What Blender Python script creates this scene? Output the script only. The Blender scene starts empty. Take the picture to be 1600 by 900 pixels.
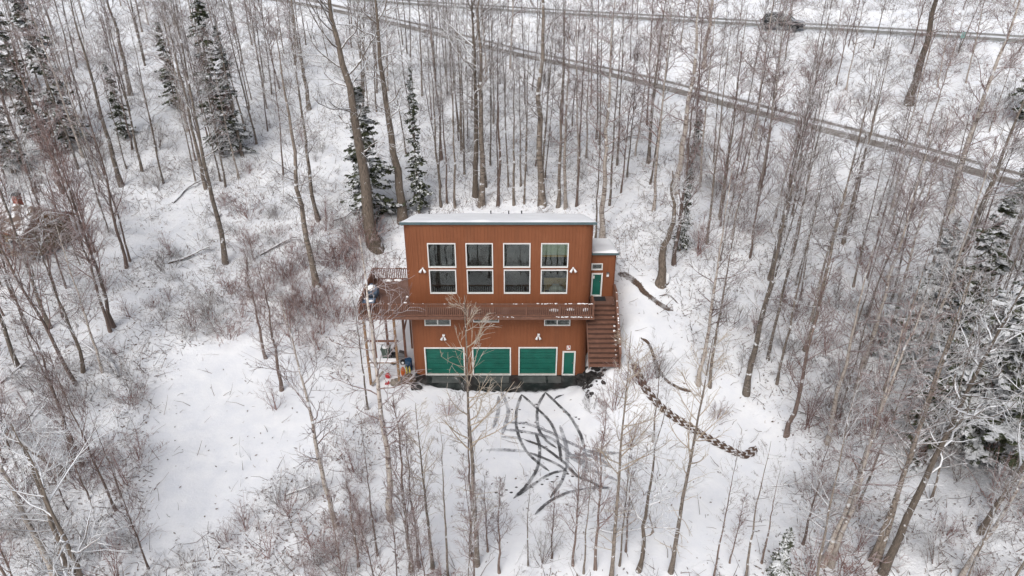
import bpy, math, random
import numpy as np
from mathutils import Vector, Matrix
PI = math.pi
R = math.radians
rng = np.random.default_rng(7)
random.seed(7)
scene = bpy.context.scene
COL = scene.collection

# ------------------------------------------------------------------ camera, world, sun, exposure
CAM_H, PITCH, FOC = 26.2, 28.0, 1067.0
cam_d = bpy.data.cameras.new('camera')
cam_d.sensor_width = 36.0
cam_d.lens = 24.0
cam_d.clip_start = 0.5
cam_d.clip_end = 3000.0
cam = bpy.data.objects.new('camera', cam_d)
COL.objects.link(cam)
cam.location = (0, 0, CAM_H)
cam.rotation_euler = (R(90 - PITCH), 0, 0)
scene.camera = cam

SUN_EL, SUN_AZ = 48.0, 200.0          # compass style: azimuth the light comes from
w = bpy.data.worlds.new('World')
scene.world = w
w.use_nodes = True
wn = w.node_tree.nodes
wl = w.node_tree.links
bg = wn['Background']
sky = wn.new('ShaderNodeTexSky')
sky.sky_type = 'NISHITA'
sky.sun_disc = False
sky.sun_elevation = R(SUN_EL)
sky.sun_rotation = R(SUN_AZ)
sky.air_density = 1.0
sky.dust_density = 4.0
hs = wn.new('ShaderNodeHueSaturation')
hs.inputs['Saturation'].default_value = 0.42      # overcast: the cloud deck greys the sky
wl.new(sky.outputs[0], hs.inputs['Color'])
wl.new(hs.outputs[0], bg.inputs['Color'])
bg.inputs['Strength'].default_value = 0.13
sd = bpy.data.lights.new('sun', 'SUN')
sd.energy = 1.1
sd.angle = R(28)
sd.color = (1.0, 0.98, 0.96)
so = bpy.data.objects.new('sun', sd)
COL.objects.link(so)
az = R(SUN_AZ)
sv = Vector((math.sin(az) * math.cos(R(SUN_EL)), math.cos(az) * math.cos(R(SUN_EL)), math.sin(R(SUN_EL))))
so.rotation_euler = sv.to_track_quat('Z', 'Y').to_euler()
scene.view_settings.view_transform = 'Standard'
scene.view_settings.look = 'None'
scene.view_settings.gamma = 1.0
scene.view_settings.use_curve_mapping = False
scene.view_settings.exposure = 0.22
scene.render.engine = 'CYCLES'
scene.cycles.max_bounces = 6
scene.cycles.transparent_max_bounces = 12

# ------------------------------------------------------------------ pixel (1600x900 photograph) -> world helpers
SP, CP = math.sin(R(PITCH)), math.cos(R(PITCH))
def ray(px, py):
    u = (px - 800.0) / FOC
    v = (py - 450.0) / FOC
    return u, CP - v * SP, -SP - v * CP
def on_z(px, py, z):
    dx, dy, dz = ray(px, py)
    t = (z - CAM_H) / dz
    return dx * t, dy * t, z
def on_y(px, py, Y):
    dx, dy, dz = ray(px, py)
    t = Y / dy
    return dx * t, Y, CAM_H + dz * t
def project(x, y, z):
    zz = z - CAM_H
    dep = y * CP - zz * SP
    up = y * SP + zz * CP
    dep = np.where(np.abs(dep) < 1e-3, 1e-3, dep)
    return 800 + FOC * x / dep, 450 - FOC * up / dep, dep

# ------------------------------------------------------------------ terrain heights
ctrl = []
def cw(x, y, z): ctrl.append((x, y, z))
def cp_(px, py, z): ctrl.append(on_z(px, py, z))
for x in (-7, -3.5, 0, 3.5):
    for y in (29, 33, 36, 39, 42.5):
        cw(x, y, 0.0)
cw(-9.5, 36, 0.0); cw(-9.5, 41, 0.3); cw(-12, 34, 0.2); cw(-12, 42, 1.0)
cw(0, 46, 1.3); cw(5, 47, 3.4); cw(-7, 46, 1.4); cw(-12, 50, 3.6); cw(0, 52, 4.0)
cw(0, 25, -0.1); cw(5, 25, 0.0); cw(10, 24, 0.0); cw(-6, 24, 0.0); cw(-12, 26, -0.2)
cw(4.0, 34, 0.0); cw(4.9, 33, 0.15); cw(5.0, 36.8, 0.3)
cw(5.0, 34.2, 1.5); cw(5.9, 33.9, 2.5); cw(4.4, 34.6, .5); cw(5.4, 32.6, .9); cw(6.6, 32.4, 1.5); cw(7.2, 34, 2.6); cw(7.2, 37, 3.6); cw(6.2, 31.0, 0.6)
cw(8, 40, 4.2); cw(7, 43, 4.6); cw(10.6, 39.3, 3.8); cw(13, 42, 4.6)
cw(8, 35.2, 2.4); cw(9, 32, 1.1); cw(11, 30, 0.3); cw(13, 29, 0.2); cw(14.3, 33.7, 1.0); cw(15, 27, 0.0)
cw(14.6, 21.7, 0.0); cw(20, 26, 0.6); cw(19, 33, 2.0); cw(22, 38, 4.0)
cp_(1500, 450, 5.0); cp_(1590, 600, 3.2); cp_(1400, 560, 3.0); cp_(1590, 850, 1.6)
cw(-24, 28, 0.2); cw(-18, 34, 0.4); cw(-25, 38, 1.8); cw(-20, 44, 2.6); cw(-30, 22, 0.0); cw(-38, 35, 2.6)
cw(-38, 50, 5.2); cw(-28, 55, 6.0); cw(-28, 75, 11.0); cw(-12, 66, 8.6); cw(0, 66, 8.8); cw(9, 59, 7.8)
cw(-50, 70, 10); cw(-45, 100, 15)
UP = [(-60, 131, 17.5), (-35, 117.5, 16.8), (-15, 106.5, 16.3), (8, 94, 16.2), (31.5, 81.8, 16.2), (50, 71.5, 16.2), (72, 59, 16.0), (100, 42, 15.5)]
LO = [(-70, 134, 17.0), (-45, 117.5, 16.6), on_z(480, 6, 16.2), on_z(640, 40, 14.9), on_z(800, 80, 13.4)]
for (px, py, z) in [(1000, 124, 12.0), (1200, 176, 11.0), (1400, 228, 10.2), (1600, 284, 9.5)]:
    LO.append(on_z(px, py, z))
LO.append((47, 35, 9.2)); LO.append((66, 12, 8.5))
for p in UP + LO[2:]:
    ctrl.append(p)
cw(-34, 95, 13.6)
for x, y, z in [(-15, 118, 17.5), (31, 95, 18), (60, 85, 18), (90, 66, 18), (-15, 160, 25), (40, 150, 26), (90, 120, 26),
                (-60, 170, 26), (0, 300, 60), (-300, 300, 60), (300, 300, 60), (300, 60, 30), (-300, 60, 10), (-300, -150, -12),
                (300, -150, -5), (0, -150, -12), (0, 0, -2.5), (-40, 5, -2.0), (40, 5, -1.0), (60, 25, 6), (-60, 30, 2.5), (-60, 50, 5),
                (14, 10, -1.6), (-14, 12, -1.4)]:
    cw(x, y, z)
C = np.array(ctrl)
def tps_k(r2):
    return np.where(r2 > 1e-9, r2 * np.log(np.maximum(r2, 1e-9)), 0.0)
S0 = 20.0
n = len(C)
P2 = C[:, :2] / S0
K = tps_k(((P2[:, None] - P2[None]) ** 2).sum(-1)) + np.eye(n) * 0.004
A = np.zeros((n + 3, n + 3))
A[:n, :n] = K
A[:n, n] = 1
A[:n, n + 1:] = P2
A[n, :n] = 1
A[n + 1:, :n] = P2.T
sol = np.linalg.solve(A, np.concatenate([C[:, 2], np.zeros(3)]))
def tps(X, Y):
    X = X / S0; Y = Y / S0
    out = sol[n] + sol[n + 1] * X + sol[n + 2] * Y
    for i in range(n):
        out = out + sol[i] * tps_k((X - P2[i, 0]) ** 2 + (Y - P2[i, 1]) ** 2)
    return out
def vnoise(X, Y, scale, seed):
    r = np.random.default_rng(seed)
    L = r.random((256, 256))
    x = X / scale; y = Y / scale
    xi = np.floor(x).astype(int); yi = np.floor(y).astype(int)
    fx = x - xi; fy = y - yi
    fx = fx * fx * (3 - 2 * fx); fy = fy * fy * (3 - 2 * fy)
    g = lambda i, j: L[i % 256, j % 256]
    return (g(xi, yi) * (1 - fx) + g(xi + 1, yi) * fx) * (1 - fy) + (g(xi, yi + 1) * (1 - fx) + g(xi + 1, yi + 1) * fx) * fy
def smooth(a, b, x):
    t = np.clip((x - a) / (b - a), 0, 1)
    return t * t * (3 - 2 * t)
def axis(lo, hi, step, far_lo, far_hi):
    mid = list(np.arange(lo, hi + 1e-6, step))
    a, s = [], step
    v = lo
    while v > far_lo:
        s *= 1.22; v -= s; a.append(v)
    b, s = [], step
    v = hi
    while v < far_hi:
        s *= 1.22; v += s; b.append(v)
    return np.array(a[::-1] + mid + b)
GX = axis(-60, 66, 0.42, -500, 500)
GY = axis(14, 128, 0.42, -150, 700)
MX, MY = np.meshgrid(GX, GY, indexing='ij')
H = tps(MX, MY)
def poly_near(X, Y, line):
    best = np.full(X.shape, 1e9); hz = np.zeros(X.shape)
    for (x0, y0, z0), (x1, y1, z1) in zip(line[:-1], line[1:]):
        dx, dy = x1 - x0, y1 - y0
        t = np.clip(((X - x0) * dx + (Y - y0) * dy) / (dx * dx + dy * dy), 0, 1)
        d = np.hypot(X - x0 - t * dx, Y - y0 - t * dy)
        m = d < best
        best = np.where(m, d, best); hz = np.where(m, z0 + t * (z1 - z0), hz)
    return best, hz
def catmull(line, k=8):
    P = [np.array(p, float) for p in line]
    P = [2 * P[0] - P[1]] + P + [2 * P[-1] - P[-2]]
    out = []
    for i in range(1, len(P) - 2):
        for j in range(k):
            t = j / k
            out.append(0.5 * (2 * P[i] + (P[i + 1] - P[i - 1]) * t + (2 * P[i - 1] - 5 * P[i] + 4 * P[i + 1] - P[i + 2]) * t * t + (-P[i - 1] + 3 * P[i] - 3 * P[i + 1] + P[i + 2]) * t ** 3))
    out.append(P[-2])
    return out
LOs = [tuple(p) for p in catmull(LO, 6)]
UPs = [tuple(p) for p in catmull(UP, 6)]
dLO, zLO = poly_near(MX, MY, LOs)
H = H + (zLO - H) * (1 - smooth(3.0, 6.0, dLO))
dUP, zUP = poly_near(MX, MY, UPs)
H = H + (zUP - H) * (1 - smooth(4.3, 8.0, dUP))

# open snow, without brush (outlines given on the photograph, compared after projecting the ground)
CLEAR = [[(215, 590), (330, 535), (500, 560), (560, 640), (470, 700), (420, 770), (330, 830), (250, 900), (190, 905), (230, 720)],
         [(962, 440), (1010, 432), (1070, 500), (1090, 560), (1200, 650), (1250, 760), (1200, 910), (560, 910), (570, 700), (600, 612), (900, 610), (985, 575)],
         [(560, 560), (600, 500), (960, 480), (960, 640), (560, 660)],
         [(640, 30), (1250, 120), (1600, 130), (1600, 66), (1250, 44), (640, 5)]]
def in_poly(X, Y, poly):
    ins = np.zeros(np.shape(X), bool)
    j = len(poly) - 1
    for i in range(len(poly)):
        xi, yi = poly[i]; xj, yj = poly[j]
        c = ((yi > Y) != (yj > Y)) & (X < (xj - xi) * (Y - yi) / (yj - yi + 1e-12) + xi)
        ins ^= c
        j = i
    return ins
def clear_mask(x, y, z):
    px, py, dep = project(x, y, z)
    j1 = (vnoise(x, y, 1.7, 5) - .5) * 40; j2 = (vnoise(x, y, 1.7, 6) - .5) * 40
    m = np.zeros(np.shape(x), bool)
    for poly in CLEAR[:3]:
        m |= in_poly(px + j1, py + j2, poly)
    return m & (dep > 1)
CM = clear_mask(MX, MY, H)
CMf = CM.astype(float)
for _ in range(3):
    CMf[1:-1, 1:-1] = (CMf[1:-1, 1:-1] * 2 + CMf[:-2, 1:-1] + CMf[2:, 1:-1] + CMf[1:-1, :-2] + CMf[1:-1, 2:]) / 6
WILD = 1 - CMf
WILD = WILD * smooth(2.8, 4.5, dLO) * smooth(3.8, 5.5, dUP)
flat_house = smooth(0.0, 2.0, np.maximum(np.maximum(-10.5 - MX, MX - 5.2), np.maximum(33.5 - MY, MY - 43.0)))
rough = (vnoise(MX, MY, 3.1, 1) - .5) * .5 + (vnoise(MX, MY, 1.2, 2) - .5) * .28 + (vnoise(MX, MY, .6, 3) - .5) * .14
H = H + rough * (0.16 + 1.15 * WILD) * flat_house * smooth(2.8, 5, dLO) * smooth(4, 6, dUP)
# a dug-out hollow round the foot of the house and stair
H = np.where((MX > 4.3) & (MX < 6.2) & (MY > 34.9) & (MY < 38.2), np.minimum(H, 0.5 + .15 * rough), H)
H = np.where((MX > -6.3) & (MX < 4.7) & (MY > 36.2) & (MY < 43.4), -0.25, H)
H = np.where((MX > -6.6) & (MX < 4.3) & (MY > 35.0) & (MY <= 36.2), np.minimum(H, -0.02), H)
def hz(x, y):
    x = np.asarray(x, float); y = np.asarray(y, float)
    i = np.clip(np.searchsorted(GX, x) - 1, 0, len(GX) - 2)
    j = np.clip(np.searchsorted(GY, y) - 1, 0, len(GY) - 2)
    fx = np.clip((x - GX[i]) / (GX[i + 1] - GX[i]), 0, 1); fy = np.clip((y - GY[j]) / (GY[j + 1] - GY[j]), 0, 1)
    a, b, c, d = H[i, j], H[i + 1, j], H[i, j + 1], H[i + 1, j + 1]
    # same triangulation as the mesh (diagonal a-d)
    return np.where(fx > fy, a + (b - a) * fx + (d - b) * fy, a + (c - a) * fy + (d - c) * fx)
def grid_at(G, x, y):
    i = np.clip(np.searchsorted(GX, x) - 1, 0, len(GX) - 2); j = np.clip(np.searchsorted(GY, y) - 1, 0, len(GY) - 2)
    return G[i, j]
def ground(px, py):
    dx, dy, dz = ray(px, py)
    t = np.linspace(12, 260, 2600)
    X, Y, Z = dx * t, dy * t, CAM_H + dz * t
    g = hz(X, Y)
    k = int(np.argmax(Z < g))
    if k == 0:
        k = len(t) - 1
    a, b = t[max(k - 1, 0)], t[k]
    for _ in range(12):
        m = (a + b) / 2
        if CAM_H + dz * m < float(hz(dx * m, dy * m)): b = m
        else: a = m
    return dx * b, dy * b, float(hz(dx * b, dy * b)), b

# ------------------------------------------------------------------ mesh and naming helpers
def put(o, parent=None):
    COL.objects.link(o)
    if parent: o.parent = parent
    return o
def tag(o, label=None, cat=None, group=None, kind=None):
    if label: o['label'] = label
    if cat: o['category'] = cat
    if group: o['group'] = group
    if kind: o['kind'] = kind
    return o
def empty(name, loc, rz=0.0, label=None, cat=None, group=None):
    o = bpy.data.objects.new(name, None)
    o.empty_display_size = 0.3
    put(o); o.location = loc; o.rotation_euler = (0, 0, rz)
    return tag(o, label, cat, group)
def fast_mesh(name, V, F, mat, smooth_=True, mats=None, midx=None):
    V = np.asarray(V, np.float32); F = np.asarray(F, np.int32)
    me = bpy.data.meshes.new(name)
    k = F.shape[1]
    me.vertices.add(len(V)); me.vertices.foreach_set('co', V.ravel())
    me.loops.add(F.size); me.loops.foreach_set('vertex_index', F.ravel())
    me.polygons.add(len(F)); me.polygons.foreach_set('loop_start', np.arange(0, F.size, k, dtype=np.int32))
    me.polygons.foreach_set('loop_total', np.full(len(F), k, np.int32))
    if smooth_: me.polygons.foreach_set('use_smooth', np.ones(len(F), bool))
    for m in (mats or [mat]): me.materials.append(m)
    if midx is not None: me.polygons.foreach_set('material_index', midx)
    me.update(calc_edges=True)
    return me
def ploc(p):
    v = Vector((0, 0, 0))
    while p is not None:
        v += Vector(p.location); p = p.parent
    return v
class MB:
    def __init__(s): s.v = []; s.f = []
    def add(s, V, F):
        b = len(s.v); s.v += [tuple(p) for p in V]; s.f += [tuple(i + b for i in f) for f in F]; return s
    def box(s, x0, x1, y0, y1, z0, z1):
        return s.add([(x0, y0, z0), (x1, y0, z0), (x1, y1, z0), (x0, y1, z0), (x0, y0, z1), (x1, y0, z1), (x1, y1, z1), (x0, y1, z1)],
                     [(3, 2, 1, 0), (4, 5, 6, 7), (0, 1, 5, 4), (1, 2, 6, 5), (2, 3, 7, 6), (3, 0, 4, 7)])
    def bar(s, a, b, wd, ht):
        a = Vector(a); b = Vector(b); d = (b - a).normalized()
        u = d.cross(Vector((0, 0, 1)))
        u = Vector((1, 0, 0)) if u.length < 1e-3 else u.normalized()
        v = u.cross(d).normalized()
        V = [p + u * (i * wd / 2) + v * (j * ht / 2) for p in (a, b) for i, j in ((-1, -1), (1, -1), (1, 1), (-1, 1))]
        return s.add(V, [(3, 2, 1, 0), (4, 5, 6, 7), (0, 1, 5, 4), (1, 2, 6, 5), (2, 3, 7, 6), (3, 0, 4, 7)])
    def cyl(s, a, b, r0, r1=None, n=10):
        r1 = r0 if r1 is None else r1
        a = Vector(a); b = Vector(b); d = (b - a).normalized()
        u = d.orthogonal().normalized(); v = d.cross(u)
        V = []
        for p, r in ((a, r0), (b, r1)):
            for i in range(n):
                t = 2 * PI * i / n
                V.append(p + u * (r * math.cos(t)) + v * (r * math.sin(t)))
        F = [(i, (i + 1) % n, n + (i + 1) % n, n + i) for i in range(n)]
        F += [tuple(range(n - 1, -1, -1)), tuple(range(n, 2 * n))]
        return s.add(V, F)
    def prism(s, prof, y0, y1, inset=0.0):
        """prof: (x,z) outline, extruded along y"""
        k = len(prof)
        V = [(x, y0, z) for x, z in prof] + [(x, y1, z) for x, z in prof]
        F = [(i, (i + 1) % k, k + (i + 1) % k, k + i) for i in range(k)] + [tuple(range(k - 1, -1, -1)), tuple(range(k, 2 * k))]
        return s.add(V, F)
    def lump(s, c, rx, ry, rz, n=7, rough=0.2, rows=4):
        V = []; F = []
        for i in range(rows + 1):
            ph = PI * i / rows
            for j in range(n):
                t = 2 * PI * j / n + i * .4
                k = 1 + random.uniform(-rough, rough)
                V.append((c[0] + rx * k * math.sin(ph) * math.cos(t), c[1] + ry * k * math.sin(ph) * math.sin(t), c[2] + rz * k * math.cos(ph)))
        for i in range(rows):
            for j in range(n):
                F.append((i * n + j, i * n + (j + 1) % n, (i + 1) * n + (j + 1) % n, (i + 1) * n + j)[::-1])
        return s.add(V, F)
    def build(s, name, mat, parent=None, smooth_=False, local=False, bevel=0.0, kind=None):
        me = bpy.data.meshes.new(name)
        off = Vector((0, 0, 0)) if (local or parent is None) else ploc(parent)
        me.from_pydata([(v[0] - off.x, v[1] - off.y, v[2] - off.z) for v in s.v], [], s.f)
        me.materials.append(mat)
        if smooth_: me.polygons.foreach_set('use_smooth', [True] * len(me.polygons))
        me.update()
        o = put(bpy.data.objects.new(name, me), parent)
        if bevel:
            b = o.modifiers.new('bevel', 'BEVEL'); b.width = bevel; b.segments = 2; b.limit_method = 'ANGLE'
        if kind: o['kind'] = kind
        return o
def ribbon(name, pts, width, mat, lift=0.03, parent=None, step=0.25, taper=True, cross=3):
    """a sheet that follows the ground along pts [(x,y)], with uv: u across, v metres along"""
    L = [np.array(p[:2], float) for p in catmull([(p[0], p[1], 0) for p in pts], 10)]
    out = [L[0]]; acc = [0.0]
    for a, b in zip(L[:-1], L[1:]):
        d = np.hypot(*(b - a)); k = max(1, int(math.ceil(d / step)))
        for i in range(1, k + 1):
            out.append(a + (b - a) * i / k); acc.append(acc[-1] + d / k)
    Pn = np.array(out); T = np.gradient(Pn, axis=0); T /= np.maximum(np.linalg.norm(T, axis=1, keepdims=True), 1e-9)
    N = np.stack([-T[:, 1], T[:, 0]], 1)
    V = []; UV = []
    for k in range(len(Pn)):
        for c in range(cross + 1):
            u = c / cross
            wk = width * (min(1.0, .25 + min(acc[k], acc[-1] - acc[k]) / .5) if taper else 1.0)
            q = Pn[k] + N[k] * (u - .5) * wk
            V.append((q[0], q[1], float(hz(q[0], q[1])) + lift)); UV.append((u, acc[k]))
    F = []
    m = cross + 1
    for k in range(len(Pn) - 1):
        for c in range(cross):
            F.append((k * m + c + 1, k * m + c, (k + 1) * m + c, (k + 1) * m + c + 1))
    me = bpy.data.meshes.new(name)
    me.from_pydata(V, [], F); me.materials.append(mat)
    uvl = me.uv_layers.new(name='UVMap')
    UVa = np.array(UV)
    vi = np.zeros(len(me.loops), np.int32); me.loops.foreach_get('vertex_index', vi)
    uvl.data.foreach_set('uv', UVa[vi].ravel())
    me.polygons.foreach_set('use_smooth', [True] * len(me.polygons))
    me.update()
    if me.polygons and me.polygons[0].normal.z < 0: me.flip_normals()
    return put(bpy.data.objects.new(name, me), parent)

# ------------------------------------------------------------------ materials
class NT:
    def __init__(s, name):
        s.m = bpy.data.materials.new(name); s.m.use_nodes = True
        s.t = s.m.node_tree; s.n = s.t.nodes; s.l = s.t.links
        s.b = s.n['Principled BSDF']
    def node(s, typ, **kw):
        x = s.n.new(typ)
        for k, v in kw.items(): setattr(x, k, v)
        return x
    def link(s, a, b): s.l.new(a, b)
    def coord(s, kind='Object'):
        return s.node('ShaderNodeTexCoord').outputs[kind]
    def noise(s, scale, detail=4, rough=.55, vec=None, dist=0.0):
        x = s.node('ShaderNodeTexNoise'); x.inputs['Scale'].default_value = scale
        x.inputs['Detail'].default_value = detail; x.inputs['Roughness'].default_value = rough; x.inputs['Distortion'].default_value = dist
        if vec is not None: s.link(vec, x.inputs['Vector'])
        return x.outputs['Fac']
    def ramp(s, fac, a, b, ca=(0, 0, 0, 1), cb=(1, 1, 1, 1)):
        x = s.node('ShaderNodeValToRGB')
        x.color_ramp.elements[0].position = a; x.color_ramp.elements[1].position = b
        x.color_ramp.elements[0].color = ca; x.color_ramp.elements[1].color = cb
        s.link(fac, x.inputs[0]); return x.outputs[0]
    def mix(s, fac, a, b):
        x = s.node('ShaderNodeMix'); x.data_type = 'RGBA'
        for i, v in ((0, fac), (6, a), (7, b)):
            if isinstance(v, (float, int)): x.inputs[i].default_value = v
            elif isinstance(v, tuple): x.inputs[i].default_value = v if len(v) == 4 else (*v, 1)
            else: s.link(v, x.inputs[i])
        return x.outputs[2]
    def math(s, op, a, b=None, c=None):
        x = s.node('ShaderNodeMath'); x.operation = op
        for i, v in enumerate((a, b, c)):
            if v is None: continue
            if isinstance(v, (float, int)): x.inputs[i].default_value = v
            else: s.link(v, x.inputs[i])
        return x.outputs[0]
    def bump(s, h, strength=.3, dist=.05):
        x = s.node('ShaderNodeBump'); x.inputs['Strength'].default_value = strength; x.inputs['Distance'].default_value = dist
        s.link(h, x.inputs['Height']); s.link(x.outputs[0], s.b.inputs['Normal'])
    def base(s, c, rough=.7):
        if isinstance(c, tuple): s.b.inputs['Base Color'].default_value = (*c[:3], 1)
        else: s.link(c, s.b.inputs['Base Color'])
        s.b.inputs['Roughness'].default_value = rough
        return s
def plain(name, col, rough=.7, var=.12, scale=6, metal=0.0):
    t = NT(name)
    n1 = t.noise(scale, 4, vec=t.coord())
    lo = tuple(c * (1 - var) for c in col); hi = tuple(min(1, c * (1 + var)) for c in col)
    t.base(t.mix(t.ramp(n1, .3, .7), lo, hi), rough)
    t.b.inputs['Metallic'].default_value = metal
    return t.m
SNOW = (0.80, 0.815, 0.84)
def bark(name, c1, c2, snow=.5, speck=None, ridge=14, thresh=.25, litter=0.0):
    t = NT(name)
    co = t.coord()
    mp = t.node('ShaderNodeMapping'); mp.inputs['Scale'].default_value = (ridge, ridge, ridge * .16)
    t.link(co, mp.inputs['Vector'])
    n1 = t.noise(1.0, 5, .6, mp.outputs[0])
    n2 = t.noise(.9, 3, .5, co)
    col = t.mix(t.ramp(n1, .32, .68), c1, c2)
    info = t.node('ShaderNodeObjectInfo')
    hsv = t.node('ShaderNodeHueSaturation')
    v = t.math('MULTIPLY_ADD', info.outputs['Random'], .5, .75)
    t.link(v, hsv.inputs['Value']); t.link(col, hsv.inputs['Color'])
    col = hsv.outputs[0]
    if speck:
        mp2 = t.node('ShaderNodeMapping'); mp2.inputs['Scale'].default_value = (3, 3, 9)
        t.link(co, mp2.inputs['Vector'])
        col = t.mix(t.ramp(t.noise(1.3, 3, .6, mp2.outputs[0]), .56, .62), col, speck)
    g = t.node('ShaderNodeNewGeometry')
    sx = t.node('ShaderNodeSeparateXYZ'); t.link(g.outputs['Normal'], sx.inputs[0])
    n3 = t.noise(2.2, 3, .6, co)
    f = t.math('ADD', sx.outputs['Z'], t.math('MULTIPLY', t.math('SUBTRACT', n3, .5), 2.4))
    f = t.math('MULTIPLY', t.ramp(f, thresh, thresh + .12), snow)
    col = t.mix(f, col, SNOW)
    t.base(col, .85)
    t.bump(n1, .5, .04)
    return t.m
M = {}
# snow ground
t = NT('snow_ground')
at = t.node('ShaderNodeAttribute', attribute_name='wild')
gc = t.coord()
nb = t.noise(.35, 5, .6, gc)
nm = t.noise(2.6, 5, .65, gc, .4)
nf = t.noise(9.0, 4, .7, gc)
big = t.ramp(nb, .38, .62)
lit = t.math('MULTIPLY', t.ramp(nm, .56, .62), t.ramp(nf, .50, .57))
lit = t.math('MULTIPLY', lit, at.outputs['Fac'])
few = t.math('MULTIPLY', t.ramp(t.noise(5.5, 5, .75, gc, .6), .69, .73), t.ramp(nb, .45, .6))
col = t.mix(t.ramp(t.noise(.8, 4, .6, gc), .3, .7), (.74, .76, .80), (.85, .86, .875))
lcol = t.mix(t.ramp(t.noise(3.0, 3, .5, gc), .4, .6), (.10, .06, .045), (.22, .13, .09))
col = t.mix(t.math('MULTIPLY', lit, t.math('MULTIPLY_ADD', big, .5, .4)), col, lcol)
col = t.mix(t.math('MULTIPLY', few, .6), col, (.14, .10, .08))
t.base(col, .75)
t.b.inputs['Specular IOR Level'].default_value = .25
hh = t.math('ADD', t.math('MULTIPLY', nm, .7), t.math('MULTIPLY', nf, .35))
t.bump(t.math('MULTIPLY', hh, t.math('MULTIPLY_ADD', at.outputs['Fac'], .8, .2)), .9, .14)
M['ground'] = t.m
t = NT('snow')
n1 = t.noise(3.0, 5, .6, t.coord())
t.base(t.mix(n1, (.84, .85, .87), (.91, .915, .92)), .7); t.bump(n1, .4, .05)
M['snow'] = t.m
t = NT('patchy_snow'); n1 = t.noise(1.1, 5, .65, t.coord())
t.base(t.mix(t.ramp(n1, .46, .56), (.14, .10, .08), (.80, .81, .83)), .8)
M['patchy_snow'] = t.m
M['bark_aspen'] = bark('aspen_bark', (.098, .079, .064), (.255, .212, .175), .85, (.07, .055, .045))
M['bark_birch'] = bark('birch_bark', (.26, .22, .19), (.50, .45, .40), .8, (.12, .085, .07))
M['bark_dark'] = bark('furrowed_bark', (.06, .047, .038), (.215, .172, .135), .75, None, 20, .42)
M['bark_red'] = bark('reddish_bark', (.09, .064, .053), (.205, .15, .126), .7)
M['twig_brown'] = bark('brown_twig', (.10, .074, .062), (.205, .155, .13), .85, None, 5, .26)
M['twig_red'] = bark('reddish_twig', (.135, .080, .070), (.235, .150, .132), .55, None, 5, .42)
M['twig_rust'] = bark('rusty_twig', (.17, .085, .073), (.27, .155, .135), .45, None, 5, .5)
M['twig_tan'] = bark('tan_twig', (.32, .255, .19), (.46, .38, .29), .35, None, 5, .6)
M['twig_snowy'] = bark('snow_laden_branch', (.13, .105, .085), (.22, .18, .15), 1.0, None, 5, .1)
M['needle'] = bark('spruce_needles', (.026, .038, .020), (.085, .088, .045), .95, None, 9, .80)
M['needle2'] = bark('spruce_needles_open', (.03, .042, .025), (.085, .085, .05), .92, None, 9, .64)
M['brush'] = bark('dead_stems', (.055, .038, .032), (.20, .13, .10), .2, None, 5, .7)
M['grass'] = bark('dead_grass', (.26, .16, .10), (.42, .29, .19), .2, None, 5, .8)
# siding: brown stained plywood with grooves in the mesh
t = NT('brown_siding')
co = t.coord()
mp = t.node('ShaderNodeMapping'); mp.inputs['Scale'].default_value = (7, 7, .35); t.link(co, mp.inputs['Vector'])
n1 = t.noise(1.0, 5, .6, mp.outputs[0]); n2 = t.noise(.35, 4, .5, co)
c = t.mix(t.ramp(n1, .25, .75), (.172, .053, .018), (.225, .073, .027))
c = t.mix(t.math('MULTIPLY', t.ramp(n2, .4, .7), .5), c, (.255, .090, .037))
mp3 = t.node('ShaderNodeMapping'); mp3.inputs['Scale'].default_value = (2.2, 2.2, .12); t.link(co, mp3.inputs['Vector'])
c = t.mix(t.math('MULTIPLY', t.ramp(t.noise(1.0, 4, .7, mp3.outputs[0]), .5, .72), .38), c, (.125, .045, .02))
c = t.mix(t.math('MULTIPLY', t.ramp(t.noise(1.1, 5, .7, co), .55, .75), .22), c, (.30, .125, .06))
t.base(c, .75); t.bump(n1, .2, .01)
M['siding'] = t.m
t = NT('deck_wood')
co = t.coord()
mp = t.node('ShaderNodeMapping'); mp.inputs['Scale'].default_value = (.6, 9, 9); t.link(co, mp.inputs['Vector'])
n1 = t.noise(1.0, 5, .6, mp.outputs[0]); n2 = t.noise(.9, 5, .6, co)
c = t.mix(t.ramp(n1, .3, .7), (.115, .060, .044), (.18, .098, .072))
c = t.mix(t.math('MULTIPLY', t.ramp(n2, .52, .75), .45), c, (.33, .24, .21))
t.base(c, .6); t.bump(n1, .2, .01)
M['deck'] = t.m
M['rail'] = plain('rail_wood', (.150, .070, .045), .65, .25, 5)
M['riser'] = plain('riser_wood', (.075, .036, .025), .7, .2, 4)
M['tread'] = plain('stair_wood', (.185, .092, .062), .6, .22, 4)
M['trim'] = plain('white_trim', (.72, .72, .70), .5, .06)
M['green'] = plain('green_door_paint', (.006, .108, .078), .5, .22, 1.6)
M['fascia'] = plain('slate_fascia', (.10, .15, .16), .4, .1, 3, .3)
M['white_metal'] = plain('white_lamp_metal', (.75, .75, .75), .4, .05)
M['black'] = plain('black_rubber', (.015, .016, .018), .8, .2)
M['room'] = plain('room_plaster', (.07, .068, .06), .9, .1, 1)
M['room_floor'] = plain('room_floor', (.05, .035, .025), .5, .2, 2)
M['blind'] = plain('pale_blind', (.62, .70, .56), .8, .1)
M['sofa_wood'] = plain('yellow_wood', (.55, .36, .10), .5, .15)
M['cushion'] = plain('white_cushion', (.85, .86, .84), .9, .06)
M['metal'] = plain('grey_metal', (.25, .25, .25), .35, .1, 5, .8)
M['red_plastic'] = plain('red_plastic', (.42, .025, .03), .4, .1)
M['blue_plastic'] = plain('blue_plastic', (.015, .06, .13), .4, .2)
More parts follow.
